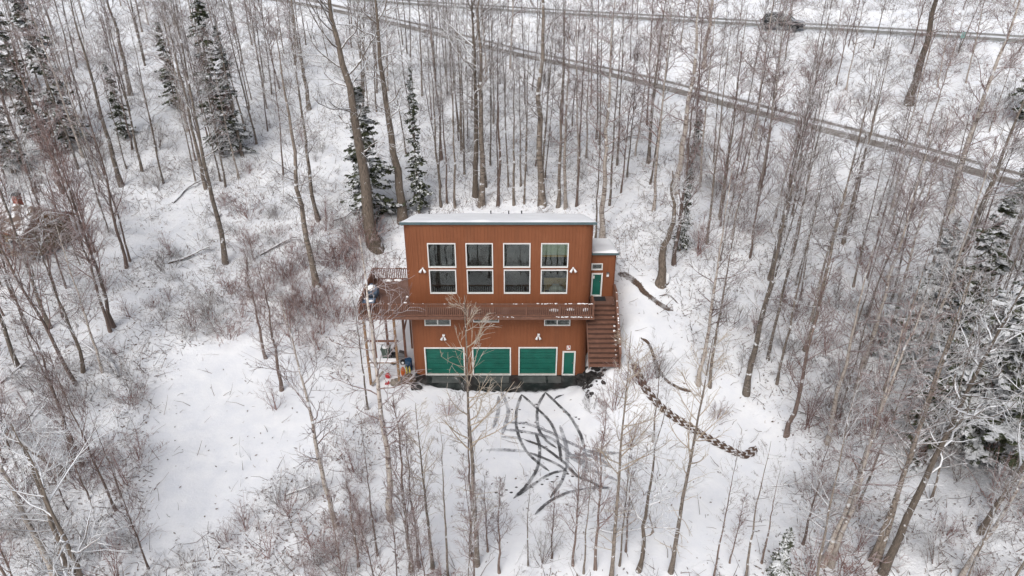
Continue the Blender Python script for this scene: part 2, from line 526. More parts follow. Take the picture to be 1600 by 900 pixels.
M['yellow_plastic'] = plain('yellow_plastic', (.48, .40, .06), .45, .15)
M['orange_plastic'] = plain('orange_plastic', (.55, .12, .02), .45, .15)
M['green_bin'] = plain('grey_green_plastic', (.07, .10, .08), .5, .2)
M['tarp'] = plain('blue_grey_tarp', (.09, .13, .19), .6, .25, 5)
M['tarp_dark'] = plain('dark_cover', (.04, .05, .07), .6, .25, 5)
M['rock_brown'] = plain('brown_rock', (.12, .08, .06), .9, .35, 4)
M['rock_dark'] = plain('dark_wet_rock', (.022, .020, .019), .7, .5, 5)
M['log_wall'] = plain('weathered_log', (.20, .15, .10), .85, .3, 3)
M['log_wall'] = M['log_wall']
M['brick'] = plain('chimney_brick', (.33, .12, .09), .85, .25, 8)
M['tan_wood'] = plain('tan_wood', (.22, .13, .07), .8, .2, 4)
M['stone_pale'] = plain('pale_stone', (.22, .19, .16), .9, .3, 3)
# wet bare ground
t = NT('wet_gravel')
co = t.coord()
n1 = t.noise(1.3, 5, .65, co); n2 = t.noise(14, 4, .6, co)
c = t.mix(t.ramp(n1, .45, .62), (.012, .013, .014), (.055, .058, .058))
t.base(c, .38); t.bump(n2, .6, .03)
M['wet'] = t.m
# thin window pane: part clear, part mirror
t = NT('window_glass')
tr = t.node('ShaderNodeBsdfTransparent'); tr.inputs[0].default_value = (.84, .87, .84, 1)
gl = t.node('ShaderNodeBsdfGlossy'); gl.inputs['Color'].default_value = (.92, .95, .93, 1); gl.inputs['Roughness'].default_value = .02
fr = t.node('ShaderNodeFresnel'); fr.inputs['IOR'].default_value = 1.65
mx = t.node('ShaderNodeMixShader'); t.link(t.math('MULTIPLY_ADD', fr.outputs[0], 1.0, .015), mx.inputs[0])
wv = t.noise(1.2, 2, .5, t.coord()); bp = t.node('ShaderNodeBump'); bp.inputs['Strength'].default_value = .08; bp.inputs['Distance'].default_value = .03
t.link(wv, bp.inputs['Height']); t.link(bp.outputs[0], gl.inputs['Normal'])
t.link(tr.outputs[0], mx.inputs[1]); t.link(gl.outputs[0], mx.inputs[2])
t.link(mx.outputs[0], t.n['Material Output'].inputs['Surface'])
M['glass'] = t.m
def sheet(name, dark, lightc, a0, a1, cover=1.0, edge=.32, rough=.7, zig=0.0, stretch=1.0, nscale=3.0):
    """a mark lying on snow: material with ragged edges through its coverage"""
    t = NT(name)
    uv = t.coord('UV')
    sx = t.node('ShaderNodeSeparateXYZ'); t.link(uv, sx.inputs[0])
    cu = t.math('ABSOLUTE', t.math('SUBTRACT', sx.outputs['X'], .5))
    n1 = t.noise(nscale, 5, .65, t.coord('Object'))
    n2 = t.noise(nscale * 4, 4, .65, t.coord('Object'))
    e = t.math('ADD', cu, t.math('MULTIPLY', t.math('SUBTRACT', n1, .5), .45))
    e = t.math('ADD', e, t.math('MULTIPLY', t.math('SUBTRACT', n2, .5), .25))
    cov = t.ramp(e, edge, edge + .08, (1, 1, 1, 1), (0, 0, 0, 1))
    cov = t.math('MULTIPLY', cov, t.ramp(n1, a0, a1))
    if not zig: cov = t.math('MULTIPLY', cov, t.ramp(t.noise(.9, 3, .6, t.coord('Object')), .36, .58, (.35, .35, .35, 1), (1, 1, 1, 1)))
    if zig:
        z = t.math('FRACT', t.math('ADD', t.math('MULTIPLY', sx.outputs['Y'], zig), t.math('ABSOLUTE', t.math('SUBTRACT', t.math('FRACT', t.math('MULTIPLY', sx.outputs['X'], 2.0)), .5))))
        z = t.math('ADD', z, t.math('MULTIPLY', t.math('SUBTRACT', n2, .5), 1.3))
        cov = t.math('MULTIPLY', cov, t.ramp(z, .30, .38))
    cov = t.math('MULTIPLY', cov, cover)
    t.base(t.mix(t.ramp(n2, .35, .65), dark, lightc), rough)
    t.bump(n2, .5, .03)
    tr = t.node('ShaderNodeBsdfTransparent'); mx = t.node('ShaderNodeMixShader')
    t.link(cov, mx.inputs[0]); t.link(tr.outputs[0], mx.inputs[1]); t.link(t.b.outputs[0], mx.inputs[2])
    t.link(mx.outputs[0], t.n['Material Output'].inputs['Surface'])
    return t.m
M['track'] = sheet('tyre_track_slush', (.03, .028, .03), (.12, .12, .125), .30, .44, .96, .40)
M['track_faint'] = sheet('tyre_track_faint', (.13, .13, .14), (.32, .33, .35), .28, .52, .75, .38)
M['rut'] = sheet('churned_soil', (.055, .032, .022), (.13, .085, .062), .18, .3, 1.0, .46, .9, 2.4)
M['rut_plain'] = sheet('bare_soil', (.055, .034, .025), (.14, .095, .07), .2, .35, 1.0, .42, .9)
def road_mat(name, dark, lightc, half_tracks, snow_strip, edge):
    t = NT(name)
    uv = t.coord('UV'); sx = t.node('ShaderNodeSeparateXYZ'); t.link(uv, sx.inputs[0])
    u = sx.outputs['X']
    n1 = t.noise(1.2, 5, .65, t.coord('Object')); n2 = t.noise(6, 4, .6, t.coord('Object'))
    un = t.math('ADD', u, t.math('MULTIPLY', t.math('SUBTRACT', n1, .5), .10))
    cc = t.math('ABSOLUTE', t.math('SUBTRACT', un, snow_strip))
    s1 = t.ramp(cc, half_tracks, half_tracks + .05, (1, 1, 1, 1), (0, 0, 0, 1))
    ce = t.math('ABSOLUTE', t.math('SUBTRACT', un, .5))
    s2 = t.ramp(ce, edge, edge + .05)
    s = t.math('MAXIMUM', s1, s2)
    s = t.math('MULTIPLY', s, t.ramp(n2, .30, .42))
    c = t.mix(t.ramp(n1, .35, .65), dark, lightc)
    t.base(t.mix(s, c, (.76, .77, .80)), .7); t.bump(n2, .3, .03)
    return t.m
M['road_up'] = road_mat('asphalt_with_snow', (.16, .158, .14), (.29, .285, .265), .09, .56, .42)
M['road_lo'] = road_mat('gravel_lane_with_snow', (.125, .108, .092), (.27, .245, .22), .09, .60, .38)

# ================================================================== SETTING
nx, ny = len(GX), len(GY)
V = np.stack([MX.ravel(), MY.ravel(), H.ravel()], 1)
ii, jj = np.meshgrid(np.arange(nx - 1), np.arange(ny - 1), indexing='ij')
a = (ii * ny + jj).ravel(); b = a + ny; c_ = a + 1; d = b + 1
F = np.concatenate([np.stack([a, b, d], 1), np.stack([a, d, c_], 1)])
me = fast_mesh('snowy_ground', V, F, M['ground'])
att = me.attributes.new('wild', 'FLOAT', 'POINT'); att.data.foreach_set('value', WILD.ravel().astype(np.float32))
tag(put(bpy.data.objects.new('snowy_ground', me)), kind='structure')
o = ribbon('upper_road', UPs[::3] + [UPs[-1]], 6.6, M['road_up'], .05, step=1.2, cross=8, taper=False); tag(o, kind='structure')
o = ribbon('lower_road', LOs[::3] + [LOs[-1]], 4.7, M['road_lo'], .05, step=1.0, cross=8, taper=False); tag(o, kind='structure')

# tyre tracks in front of the garage, traced on the photograph and laid on the ground
def tk(pts, x0=760, y0=590, s=3.915):
    return [ground(x0 + x / s, y0 + y / s)[:2] for x, y in pts]
TR = [[(215, 105), (185, 200), (185, 310), (230, 430), (300, 510), (385, 575)],
      [(215, 105), (320, 200), (400, 290), (440, 400), (460, 520)],
      [(360, 92), (315, 180), (315, 300), (360, 380), (430, 435)],
      [(360, 92), (430, 160), (510, 240), (570, 340), (600, 440)],
      [(475, 108), (440, 118), (410, 140)],
      [(230, 382), (350, 430), (470, 520), (560, 610), (640, 640), (700, 675), (755, 680)],
      [(300, 340), (325, 430), (310, 560), (240, 670), (165, 745)],
      [(165, 745), (270, 670), (390, 595), (490, 570)],
      [(490, 540), (460, 640), (390, 740)],
      [(295, 845), (370, 775), (480, 715), (600, 685)],
      [(250, 460), (330, 490), (450, 545), (500, 590)]]
TF = [[(130, 280), (250, 290), (400, 345), (500, 400), (620, 455), (750, 495)],
      [(110, 325), (250, 340), (400, 380), (520, 480), (650, 540), (760, 550)],
      [(90, 370), (150, 372), (230, 382)], [(0, 450), (120, 450), (250, 460)],
      [(600, 685), (680, 680), (755, 680)], [(85, 80), (130, 190), (125, 260), (95, 360)], [(75, 120), (70, 220), (40, 320)],
      [(450, 300), (490, 440), (490, 570)], [(600, 440), (600, 560), (590, 640)], [(620, 455), (740, 470), (820, 470)], [(500, 490), (640, 570), (800, 640)],
      [(520, 480), (640, 490), (760, 550)]]
kk = 0
for i, p in enumerate(TR):
    tag(ribbon('tyre_track', tk(p), .20, M['track'], .030 + .004 * i, step=.12), kind='structure')
for i, p in enumerate(TF):
    tag(ribbon('faint_tyre_track', tk(p), .27, M['track_faint'], .080 + .004 * i, step=.12), kind='structure')
r1 = [(130, 215), (190, 340), (260, 450), (380, 570), (520, 660), (650, 740), (800, 820), (920, 865), (1000, 805)]
tag(ribbon('churned_tyre_rut', tk(r1, 960, 520, 4.5), .56, M['rut'], .05, step=.12, cross=6), kind='structure')
r2 = [(185, 40), (240, 80), (290, 200), (340, 310), (430, 380), (545, 420)]
tag(ribbon('bare_soil_rut', tk(r2, 960, 520, 4.5), .22, M['rut_plain'], .04, step=.12), kind='structure')
r3 = [(268, 196), (330, 215), (400, 270), (440, 320), (530, 390), (620, 435)]
tag(ribbon('bare_soil_rut', tk(r3, 900, 380, 4.09), .42, M['rut_plain'], .05, step=.12), kind='structure')
r4 = [(530, 340), (590, 335), (655, 390)]
tag(ribbon('bare_soil_rut', tk(r4, 900, 380, 4.09), .12, M['rut_plain'], .04, step=.12), kind='structure')
# soil clods thrown up along the ruts
mb = MB()
for rr, s0, wd in ((tk(r1, 960, 520, 4.5), 110, .24), (tk(r3, 900, 380, 4.09), 70, .2), (tk(r2, 960, 520, 4.5), 40, .1)):
    L = catmull([(p[0], p[1], 0) for p in rr], 12)
    for _ in range(s0):
        k = random.random() * (len(L) - 1.01); i = int(k)
        p = L[i] + (L[i + 1] - L[i]) * (k - i)
        x = p[0] + random.uniform(-wd, wd); y = p[1] + random.uniform(-wd, wd)
        s = random.uniform(.02, .05)
        mb.lump((x, y, float(hz(x, y)) + .05), s, s, s * .6, 5, .3, 3)
tag(mb.build('soil_clods', M['rock_brown']), 'brown soil clods thrown up along the wheel ruts in the snow', 'soil clods', kind='stuff')

# bare wet strip and slab in front of the garage doors
def blob_sheet(name, outline, z, mat, kind='structure'):
    mb = MB(); k = len(outline)
    cx = sum(p[0] for p in outline) / k; cy = sum(p[1] for p in outline) / k
    mb.add([(x, y, z) for x, y in outline] + [(cx, cy, z)], [(i, (i + 1) % k, k) for i in range(k)])
    return tag(mb.build(name, mat), kind=kind)
top = [(x, 37.2) for x in np.linspace(5.3, -6.3, 8)]
bot = []
for x in np.linspace(-6.4, 5.0, 70):
    q = (x + .7) / 5.7
    bot.append((x, 35.2 + 1.25 * abs(q) ** 3 + random.uniform(-.10, .12)))
outline = bot + top
mb = MB()
for k in range(69):
    x0, y0 = bot[k]; x1, y1 = bot[k + 1]
    mb.add([(x0, y0, .03), (x1, y1, .03), (x1, 37.3, .045), (x0, 37.3, .045)], [(0, 1, 2, 3)])
tag(mb.build('wet_bare_ground', M['wet']), kind='structure')
mb = MB()
t = plain('damp_concrete', (.085, .09, .088), .5, .3, 3)
for x0, x1 in ((-5.2, -3.4), (-2.2, -.2), (.7, 2.2), (2.35, 3.2)):
    mb.box(x0, x1, 36.15, 36.8, -.1, .075)
tag(mb.build('concrete_apron', t, bevel=.01), kind='structure')

# ================================================================== HOUSE
WX0, WX1, WY0, WY1 = -6.45, 4.85, 37.0, 43.6
def ztop(y): return 10.72 - (y - 37.0) * .33
house = empty('house', (-.8, 40.3, 0), label='brown two-storey house with a white snow-covered shed roof and green garage doors', cat='house')
def wr(x0p, x1p, y0p, y1p):
    """window opening on the front wall from photograph pixels"""
    xm, ym = (x0p + x1p) / 2, (y0p + y1p) / 2
    zt = on_y(xm, y0p, 37)[2]; zb = on_y(xm, y1p, 37)[2]
    xa = on_y(x0p, ym, 37)[0]; xb = on_y(x1p, ym, 37)[0]
    return [xa, xb, zb, zt]
up = [wr(669, 711.5, 381, 417.5), wr(728.5, 769.5, 380.5, 417.5), wr(787, 828, 380.5, 417.5), wr(846, 887.5, 380, 417)]
lo = [wr(672, 712.5, 422.5, 458), wr(730.5, 770, 422, 458), wr(788, 828, 421.5, 458), wr(845.5, 886, 421.5, 458)]
slit = [wr(664, 703.5, 498.5, 508), wr(740, 779, 498.5, 502.5), wr(851, 890.5, 499, 508)]
for s in slit: s[3] = min(s[3], 4.72)
slit[1][3] = 4.97
gar = [wr(665, 725.5, 543.5, 586.5), wr(739, 797.5, 543.5, 586.5), wr(811, 869.5, 543, 586.5)]
man = wr(879.5, 897.5, 549.5, 586.5)
for g in gar + [man]: g[2] = 0.06
zu = [np.mean([q[i] for q in up]) for i in (2, 3)]; zl = [np.mean([q[i] for q in lo]) for i in (2, 3)]
for q in up: q[2], q[3] = zu
for q in lo: q[2], q[3] = zl
holes = up + lo + [slit[0], slit[1], slit[2]] + gar + [man]
# perimeter with groove notches
def perimeter(x0, x1, y0, y1, r, extra):
    pts = []   # (x,y,nx,ny,front)
    front = sorted(set([x0 + r, x1 - r] + list(np.arange(x0 + r, x1 - r, .2)) + extra))
    for x in front:
        pts.append((x, y0, 0, -1, True, abs(((x - x0 - r) / .2) - round((x - x0 - r) / .2)) < 1e-6 and x not in extra))
    def arc(cx, cy, a0):
        for k in range(1, 10):
            t_ = a0 + (PI / 2) * k / 9
            pts.append((cx + r * math.cos(t_), cy + r * math.sin(t_), math.cos(t_), math.sin(t_), False, k < 9))
    arc(x1 - r, y0 + r, -PI / 2)
    for y in np.arange(y0 + r + .2, y1 - r, .2): pts.append((x1, y, 1, 0, False, True))
    arc(x1 - r, y1 - r, 0)
    for x in np.arange(x1 - r - .4, x0 + r, -.4): pts.append((x, y1, 0, 1, False, False))
    arc(x0 + r, y1 - r, PI / 2)
    for y in np.arange(y1 - r - .2, y0 + r, -.2): pts.append((x0, y, -1, 0, False, True))
    arc(x0 + r, y0 + r, PI)
    out = []
    for (x, y, nx_, ny_, fr_, g) in pts:
        if not g:
            out.append((x, y, fr_)); continue
        tx, ty = -ny_, nx_
        for s_, dd in ((-.012, 0), (-.008, .012), (.008, .012), (.012, 0)):
            out.append((x + tx * s_ - nx_ * dd, y + ty * s_ - ny_ * dd, fr_))
    return out
def shell(holes, x0, x1, y0, y1, r, zb, topf):
    ex = sorted(set(round(v, 4) for q in holes for v in q[:2]))
    per = perimeter(x0, x1, y0, y1, r, ex)
    zs = sorted(set([zb] + [round(v, 4) for q in holes for v in q[2:]]))
    zs = [zs[0]] + [z for a_, z in zip(zs, zs[1:]) if z - a_ > 1e-3]
    mb = MB(); k = len(per)
    nz = len(zs)
    V = []
    for (x, y, f) in per:
        for z in zs: V.append((x, y, min(z, topf(y) - .002)))
        V.append((x, y, topf(y)))
    F = []
    for i in range(k):
        j = (i + 1) % k
        (xa, ya, _), (xb, yb, _) = per[i], per[j]
        onf = ya < y0 + .1 and yb < y0 + .1
        for m_ in range(nz):
            if onf and m_ < nz:
                xm = (xa + xb) / 2; zm = (zs[m_] + (zs[m_ + 1] if m_ + 1 < nz else zs[m_] + .3)) / 2
                if any(q[0] < xm < q[1] and q[2] < zm < q[3] for q in holes): continue
            F.append((i * (nz + 1) + m_, j * (nz + 1) + m_, j * (nz + 1) + m_ + 1, i * (nz + 1) + m_ + 1))
    mb.add(V, F)
    return mb
shell(holes, WX0, WX1, WY0, WY1, .62, -.2, ztop).build('wall', M['siding'], house)
# floors, back walls of the rooms, partition
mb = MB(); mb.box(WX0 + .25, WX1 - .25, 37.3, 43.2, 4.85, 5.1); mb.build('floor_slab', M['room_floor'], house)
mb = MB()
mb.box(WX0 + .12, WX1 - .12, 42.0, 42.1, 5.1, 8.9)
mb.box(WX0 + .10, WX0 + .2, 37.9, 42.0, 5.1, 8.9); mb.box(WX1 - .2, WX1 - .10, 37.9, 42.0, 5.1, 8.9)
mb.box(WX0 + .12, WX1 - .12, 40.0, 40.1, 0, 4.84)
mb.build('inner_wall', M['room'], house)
def frame_mb(q, wd=.062, y0=36.955, y1=37.10, sill=False):
    x0, x1, z0, z1 = q
    mb = MB()
    mb.box(x0 - wd / 2, x0 + wd / 2, y0, y1, z0 - wd / 2, z1 + wd / 2)
    mb.box(x1 - wd / 2, x1 + wd / 2, y0, y1, z0 - wd / 2, z1 + wd / 2)
    mb.box(x0 + wd / 2, x1 - wd / 2, y0 + .002, y1, z1 - wd / 2, z1 + wd / 2)
    mb.box(x0 + wd / 2, x1 - wd / 2, y0 + .002, y1, z0 - wd / 2, z0 + wd / 2)
    return mb
def window(q, mullion=None, parent=None, y=37.0):
    mb = frame_mb(q, y0=y - .045, y1=y + .1)
    if mullion: mb.box(mullion - .035, mullion + .035, y - .04, y + .08, q[2] + .038, q[3] - .038)
    f = mb.build('window', M['trim'], parent or house)
    spans = [(q[0] + .04, q[1] - .04)] if not mullion else [(q[0] + .04, mullion - .036), (mullion + .036, q[1] - .04)]
    for s0, s1 in spans:
        m2 = MB(); m2.box(s0, s1, y + .045, y + .053, q[2] + .04, q[3] - .04)
        m2.build('pane', M['glass'], f)
    return f
for q in up + lo: window(q)
for q in slit: window(q, (q[0] + q[1]) / 2)
for g in gar:
    mb = frame_mb(g, .08, y1=37.14); f = mb.build('garage_door', M['trim'], house)
    nsec = 5; x0, x1, z0, z1 = g[0] + .05, g[1] - .05, g[2] + .05, g[3] - .05
    hh_ = (z1 - z0) / nsec
    for k in range(nsec):
        m2 = MB(); za, zb_ = z0 + k * hh_, z0 + (k + 1) * hh_ - .028
        m2.box(x0, x1, 37.09, 37.13, za, zb_)
        m2.box(x0 + .03, x1 - .03, 37.078, 37.09, za + .05, za + hh_ * .42); m2.box(x0 + .03, x1 - .03, 37.078, 37.09, za + hh_ * .52, zb_ - .04)
        m2.build('panel', M['green'], f)
    m2 = MB(); m2.box(x0, x1, 37.0, 37.05, z0 - .03, z0 - .002); m2.build('weather_strip', M['tan_wood'], f)
mb = frame_mb(man, .10); f = mb.build('door', M['trim'], house)
mb = MB(); x0, x1, z0, z1 = man[0] + .05, man[1] - .05, man[2] + .05, man[3] - .05
mb.box(x0, x1, 37.03, 37.07, z0, z1)
for a0, a1 in ((.08, .46), (.54, .92)):
    for b0, b1 in ((.06, .34), (.40, .66), (.72, .94)):
        mb.box(x0 + (x1 - x0) * a0, x0 + (x1 - x0) * a1, 37.02, 37.03, z0 + (z1 - z0) * b0, z0 + (z1 - z0) * b1)
mb.build('leaf', M['green'], f)
mb = MB(); mb.cyl((x1 - .08, 37.03, 1.0), (x1 - .08, 36.95, 1.0), .03, .03, 8); mb.build('handle', M['metal'], f)
# things seen through the right-hand windows
q = up[3]
mb = MB(); mb.box(q[0] - .05, q[1] + .05, 37.14, 37.16, q[2] + .75, q[3] + .3); mb.build('roller_blind', M['blind'], house)
mb = MB(); mb.box(q[0] - .1, q[1] + .1, 37.13, 37.19, q[2] + .62, q[2] + .72); mb.build('blind_rail', M['sofa_wood'], house)
t2 = empty('settee', (3.2, 37.7, 5.1), label='yellow wooden settee with white cushions inside the right upper room', cat='settee')
mb = MB(); mb.box(2.0, 4.2, 37.9, 37.96, 5.9, 6.75); mb.box(2.0, 2.06, 37.4, 37.96, 5.1, 6.3); mb.box(4.14, 4.2, 37.4, 37.96, 5.1, 6.0); mb.build('settee_frame', M['sofa_wood'], t2)
mb = MB(); mb.lump((2.75, 37.6, 6.1), .5, .26, .36, 10, .12, 6); mb.build('cushion', M['cushion'], t2, True)
mb = MB(); mb.lump((3.7, 37.6, 6.02), .42, .26, .28, 10, .12, 6); mb.build('cushion', M['cushion'], t2, True)
# roof: slab, slate fascia, snow blanket, vents
def roof(x0, x1, y0, y1, zf, th, parent, snow_t=.10):
    mb = MB()
    for (xa, xb, ya, yb, dz0, dz1) in ((x0, x1, y0, y1, 0, th),):
        mb.add([(xa, ya, zf(ya) + dz0), (xb, ya, zf(ya) + dz0), (xb, yb, zf(yb) + dz0), (xa, yb, zf(yb) + dz0),
                (xa, ya, zf(ya) + dz1), (xb, ya, zf(ya) + dz1), (xb, yb, zf(yb) + dz1), (xa, yb, zf(yb) + dz1)],
               [(3, 2, 1, 0), (4, 5, 6, 7), (0, 1, 5, 4), (1, 2, 6, 5), (2, 3, 7, 6), (3, 0, 4, 7)])
    r_ = mb.build('roof', M['fascia'], parent, bevel=.02)
    # snow: gently uneven blanket
    nx_, ny_ = 60, 30
    V = []; F = []
    xs = np.linspace(x0 + .03, x1 - .03, nx_); ys = np.linspace(y0 + .02, y1 - .03, ny_)
    for y in ys:
        for x in xs:
            ed = min(x - xs[0], xs[-1] - x, y - ys[0], ys[-1] - y)
            V.append((x, y, zf(y) + th + .01 + snow_t * min(1, math.sqrt(max(ed, 0) / .22)) * (1 + .9 * (float(vnoise(np.array(x), np.array(y), .9, 11)) - .5))))
    for j in range(ny_ - 1):
        for i in range(nx_ - 1):
            F.append((j * nx_ + i, j * nx_ + i + 1, (j + 1) * nx_ + i + 1, (j + 1) * nx_ + i))
    mb = MB(); mb.add(V, F); mb.build('roof_snow', M['snow'], r_, True)
    return r_
rf = roof(WX0 - .12, WX1 + .12, WY0 - .16, WY1 + .15, ztop, .16, house)
for px in (671, 767, 795, 815):
    x = on_y(px, 335, 43.2)[0]
    mb = MB(); zz = ztop(43.1); mb.cyl((x, 43.1, zz + .1), (x, 43.1, zz + .44), .04, .04, 8); mb.cyl((x, 43.1, zz + .43), (x, 43.1, zz + .47), .055, .055, 8)
    mb.build('vent_pipe', M['black'], rf)
# twin floodlights
def flood(px, py, sc=1.0, sensor=False):
    x, y, z = on_y(px, py, 36.98)
    mb = MB(); mb.cyl((x, 37.0, z + .08), (x, 36.93, z + .08), .055, .055, 10); 
    for s_ in (-1, 1):
        mb.cyl((x, 36.93, z + .07), (x + s_ * .09, 36.86, z), .022, .022, 6)
    f = mb.build('floodlight', M['white_metal'], house)
    for s_ in (-1, 1):
        m2 = MB(); m2.cyl((x + s_ * .05, 36.90, z + .06), (x + s_ * .17 * sc, 36.76, z - .11 * sc), .045, .085, 10)
        m2.build('lamp_head', M['white_metal'], f, True)
    if sensor:
        m2 = MB(); m2.box(x - .06, x + .10, 36.85, 36.93, z + .16, z + .26); m2.build('sensor', M['white_metal'], f)
flood(660.5, 421); flood(895.5, 420.5); flood(693, 527, .8, True); flood(841, 526, .8, True)
x, y, z = on_y(888.5, 543, 36.99)
mb = MB(); mb.box(x - .12, x + .12, 36.975, 36.997, z - .15, z + .15); sg = mb.build('small_sign', M['trim'], house)
mb = MB(); mb.box(x - .10, x - .03, 36.968, 36.974, z - .08, z + .0); mb.box(x + .02, x + .08, 36.968, 36.974, z - .02, z + .1); mb.box(x - .10, x + .10, 36.968, 36.974, z + .11, z + .13)
mb.build('red_marking', M['red_plastic'], sg)
# downspout on the left corner
mb = MB(); mb.cyl((-6.52, 38.2, .9), (-6.52, 38.2, 4.9), .05, .05, 8); mb.build('downspout', M['white_metal'], house)
# entry annex on the right
AX0, AX1, AY0, AY1 = 4.88, 6.5, 38.4, 42.3
def atop(y): return 8.12 - (y - 38.4) * .22
ad = [on_y(925, 440, AY0)[0], on_y(940, 440, AY0)[0], 5.24, on_y(933, 427.5, AY0)[2]]
aw = [on_y(925, 415, AY0)[0], on_y(941, 415, AY0)[0], on_y(933, 421, AY0)[2], on_y(933, 412, AY0)[2]]
shell([ad, aw], AX0, AX1, AY0, AY1, .12, .2, atop).build('annex_wall', M['siding'], house)
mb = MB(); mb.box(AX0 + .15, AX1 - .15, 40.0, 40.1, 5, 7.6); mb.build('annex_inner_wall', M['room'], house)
window(aw, None, house, AY0)
f = frame_mb(ad, .09, AY0 - .045, AY0 + .1).build('door', M['trim'], house)
mb = MB(); mb.box(ad[0] + .045, ad[1] - .045, AY0 + .03, AY0 + .07, ad[2] + .045, ad[3] - .045)
for b0, b1 in ((.06, .30), (.36, .62), (.68, .94)):
    for a0, a1 in ((.1, .46), (.54, .9)):
        wdt = ad[1] - ad[0]; hgt = ad[3] - ad[2]
        mb.box(ad[0] + wdt * a0, ad[0] + wdt * a1, AY0 + .02, AY0 + .03, ad[2] + hgt * b0, ad[2] + hgt * b1)
mb.build('leaf', M['green'], f)
mb = MB(); mb.cyl((ad[1] - .11, AY0 + .03, 6.25), (ad[1] - .11, AY0 - .06, 6.25), .03, .03, 8); mb.build('handle', M['metal'], f)
roof(AX0 + .07, AX1 + .13, AY0 - .15, AY1 + .1, atop, .14, house, .12)
x, y, z = on_y(949.5, 428, AY0)
mb = MB(); mb.box(x - .07, x + .07, AY0 - .10, AY0 - .005, z - .16, z + .02); l_ = mb.build('wall_lamp', M['white_metal'], house, bevel=.01)
mb = MB(); mb.box(x - .08, x + .08, AY0 - .12, AY0 - .004, z + .02, z + .13); mb.build('lamp_cap', M['metal'], l_)
mb = MB(); mb.box(ad[0] - .02, ad[0] + .14, AY0 - .065, AY0 - .05, ad[3] - .32, ad[3] - .12); mb.build('house_plate', M['trim'], house)

# ================================================================== DECK
deck = empty('deck', (-2.2, 36.4, 5.0), label='brown wooden deck with baluster railing wrapping the front and west side of the upper storey', cat='deck')
DZ, RZ, DY0, DX0, DX1, DYB = 5.2, 6.04, 35.8, -9.3, 4.98, 40.75
mb = MB()
yy = DY0
while yy < 36.94:
    mb.box(DX0, DX1, yy, min(yy + .138, 36.96), DZ - .04, DZ + random.uniform(-.003, .003)); yy += .145
yy = 36.97
while yy < DYB - .1:
    mb.box(DX0, -6.5, yy, yy + .138, DZ - .04, DZ + random.uniform(-.003, .003)); yy += .145
mb.build('decking', M['deck'], deck, kind='stuff')
mb = MB()
mb.box(DX0 - .03, DX1 + .03, DY0 - .045, DY0 - .004, DZ - .20, DZ - .01)
mb.box(DX1 + .004, DX1 + .045, DY0, 36.9, DZ - .20, DZ - .01)
mb.box(DX0 - .045, DX0 - .004, DY0, DYB, DZ - .20, DZ - .01)
mb.box(DX0, -6.5, DYB + .004, DYB + .045, DZ - .20, DZ - .01)
mb.build('fascia_board', M['rail'], deck)
for yb in (36.0, 38.2, 40.4):
    mb = MB(); mb.box(DX0 + .05, -6.52 if yb > 36.5 else DX1 - .05, yb - .05, yb + .05, DZ - .22, DZ - .05); mb.build('joist', M['rail'], deck)
# railing: caps, lower rails, posts, balusters
def railing(parent, a, b, z0, z1, post_every=1.9, skip_first=False, mat='rail', zoff=(0, 0)):
    a = Vector(a); b = Vector(b); L = (b - a).length; d = (b - a) / L
    za, zb = zoff
    mb = MB(); mb.bar(a + Vector((0, 0, z1 + za)), b + Vector((0, 0, z1 + zb)), .14, .045); mb.build('top_rail', M[mat], parent)
    mb = MB(); mb.bar(a + Vector((0, 0, z0 + .06 + za)), b + Vector((0, 0, z0 + .06 + zb)), .05, .08); mb.build('bottom_rail', M[mat], parent)
    npst = max(2, int(round(L / post_every)) + 1)
    for i in range(npst):
        if i == 0 and skip_first: continue
        p = a + d * (L * i / (npst - 1)); z = za + (zb - za) * i / (npst - 1)
        mb = MB(); mb.box(p.x - .045, p.x + .045, p.y - .045, p.y + .045, z0 + z - .02, z1 + z - .024); mb.build('post', M[mat], parent)
    nb_ = int(L / .12)
    me_ = None
    off = ploc(parent)
    for i in range(nb_):
        s_ = (i + .5) / nb_
        p = a + d * (L * s_); z = za + (zb - za) * s_
        if me_ is None:
            m2 = MB(); m2.box(-.028, .028, -.019, .019, 0, z1 - z0 - .12); o_ = m2.build('baluster', M[mat], parent, local=True); me_ = o_.data
        else:
            o_ = put(bpy.data.objects.new('baluster', me_), parent)
        o_.location = (p.x - off.x, p.y - off.y, z0 + .10 + z - off.z)
railing(deck, (DX0 + .05, DY0 + .05, 0), (DX1 - .05, DY0 + .05, 0), DZ, RZ)
railing(deck, (DX0 + .05, DY0 + .05, 0), (DX0 + .05, DYB - .05, 0), DZ, RZ, skip_first=True)
railing(deck, (DX0 + .05, DYB - .05, 0), (-6.55, DYB - .05, 0), DZ, RZ, skip_first=True)
railing(deck, (DX1 - .05, DY0 + .05, 0), (DX1 - .05, 36.9, 0), DZ, RZ, 1.2, skip_first=True)
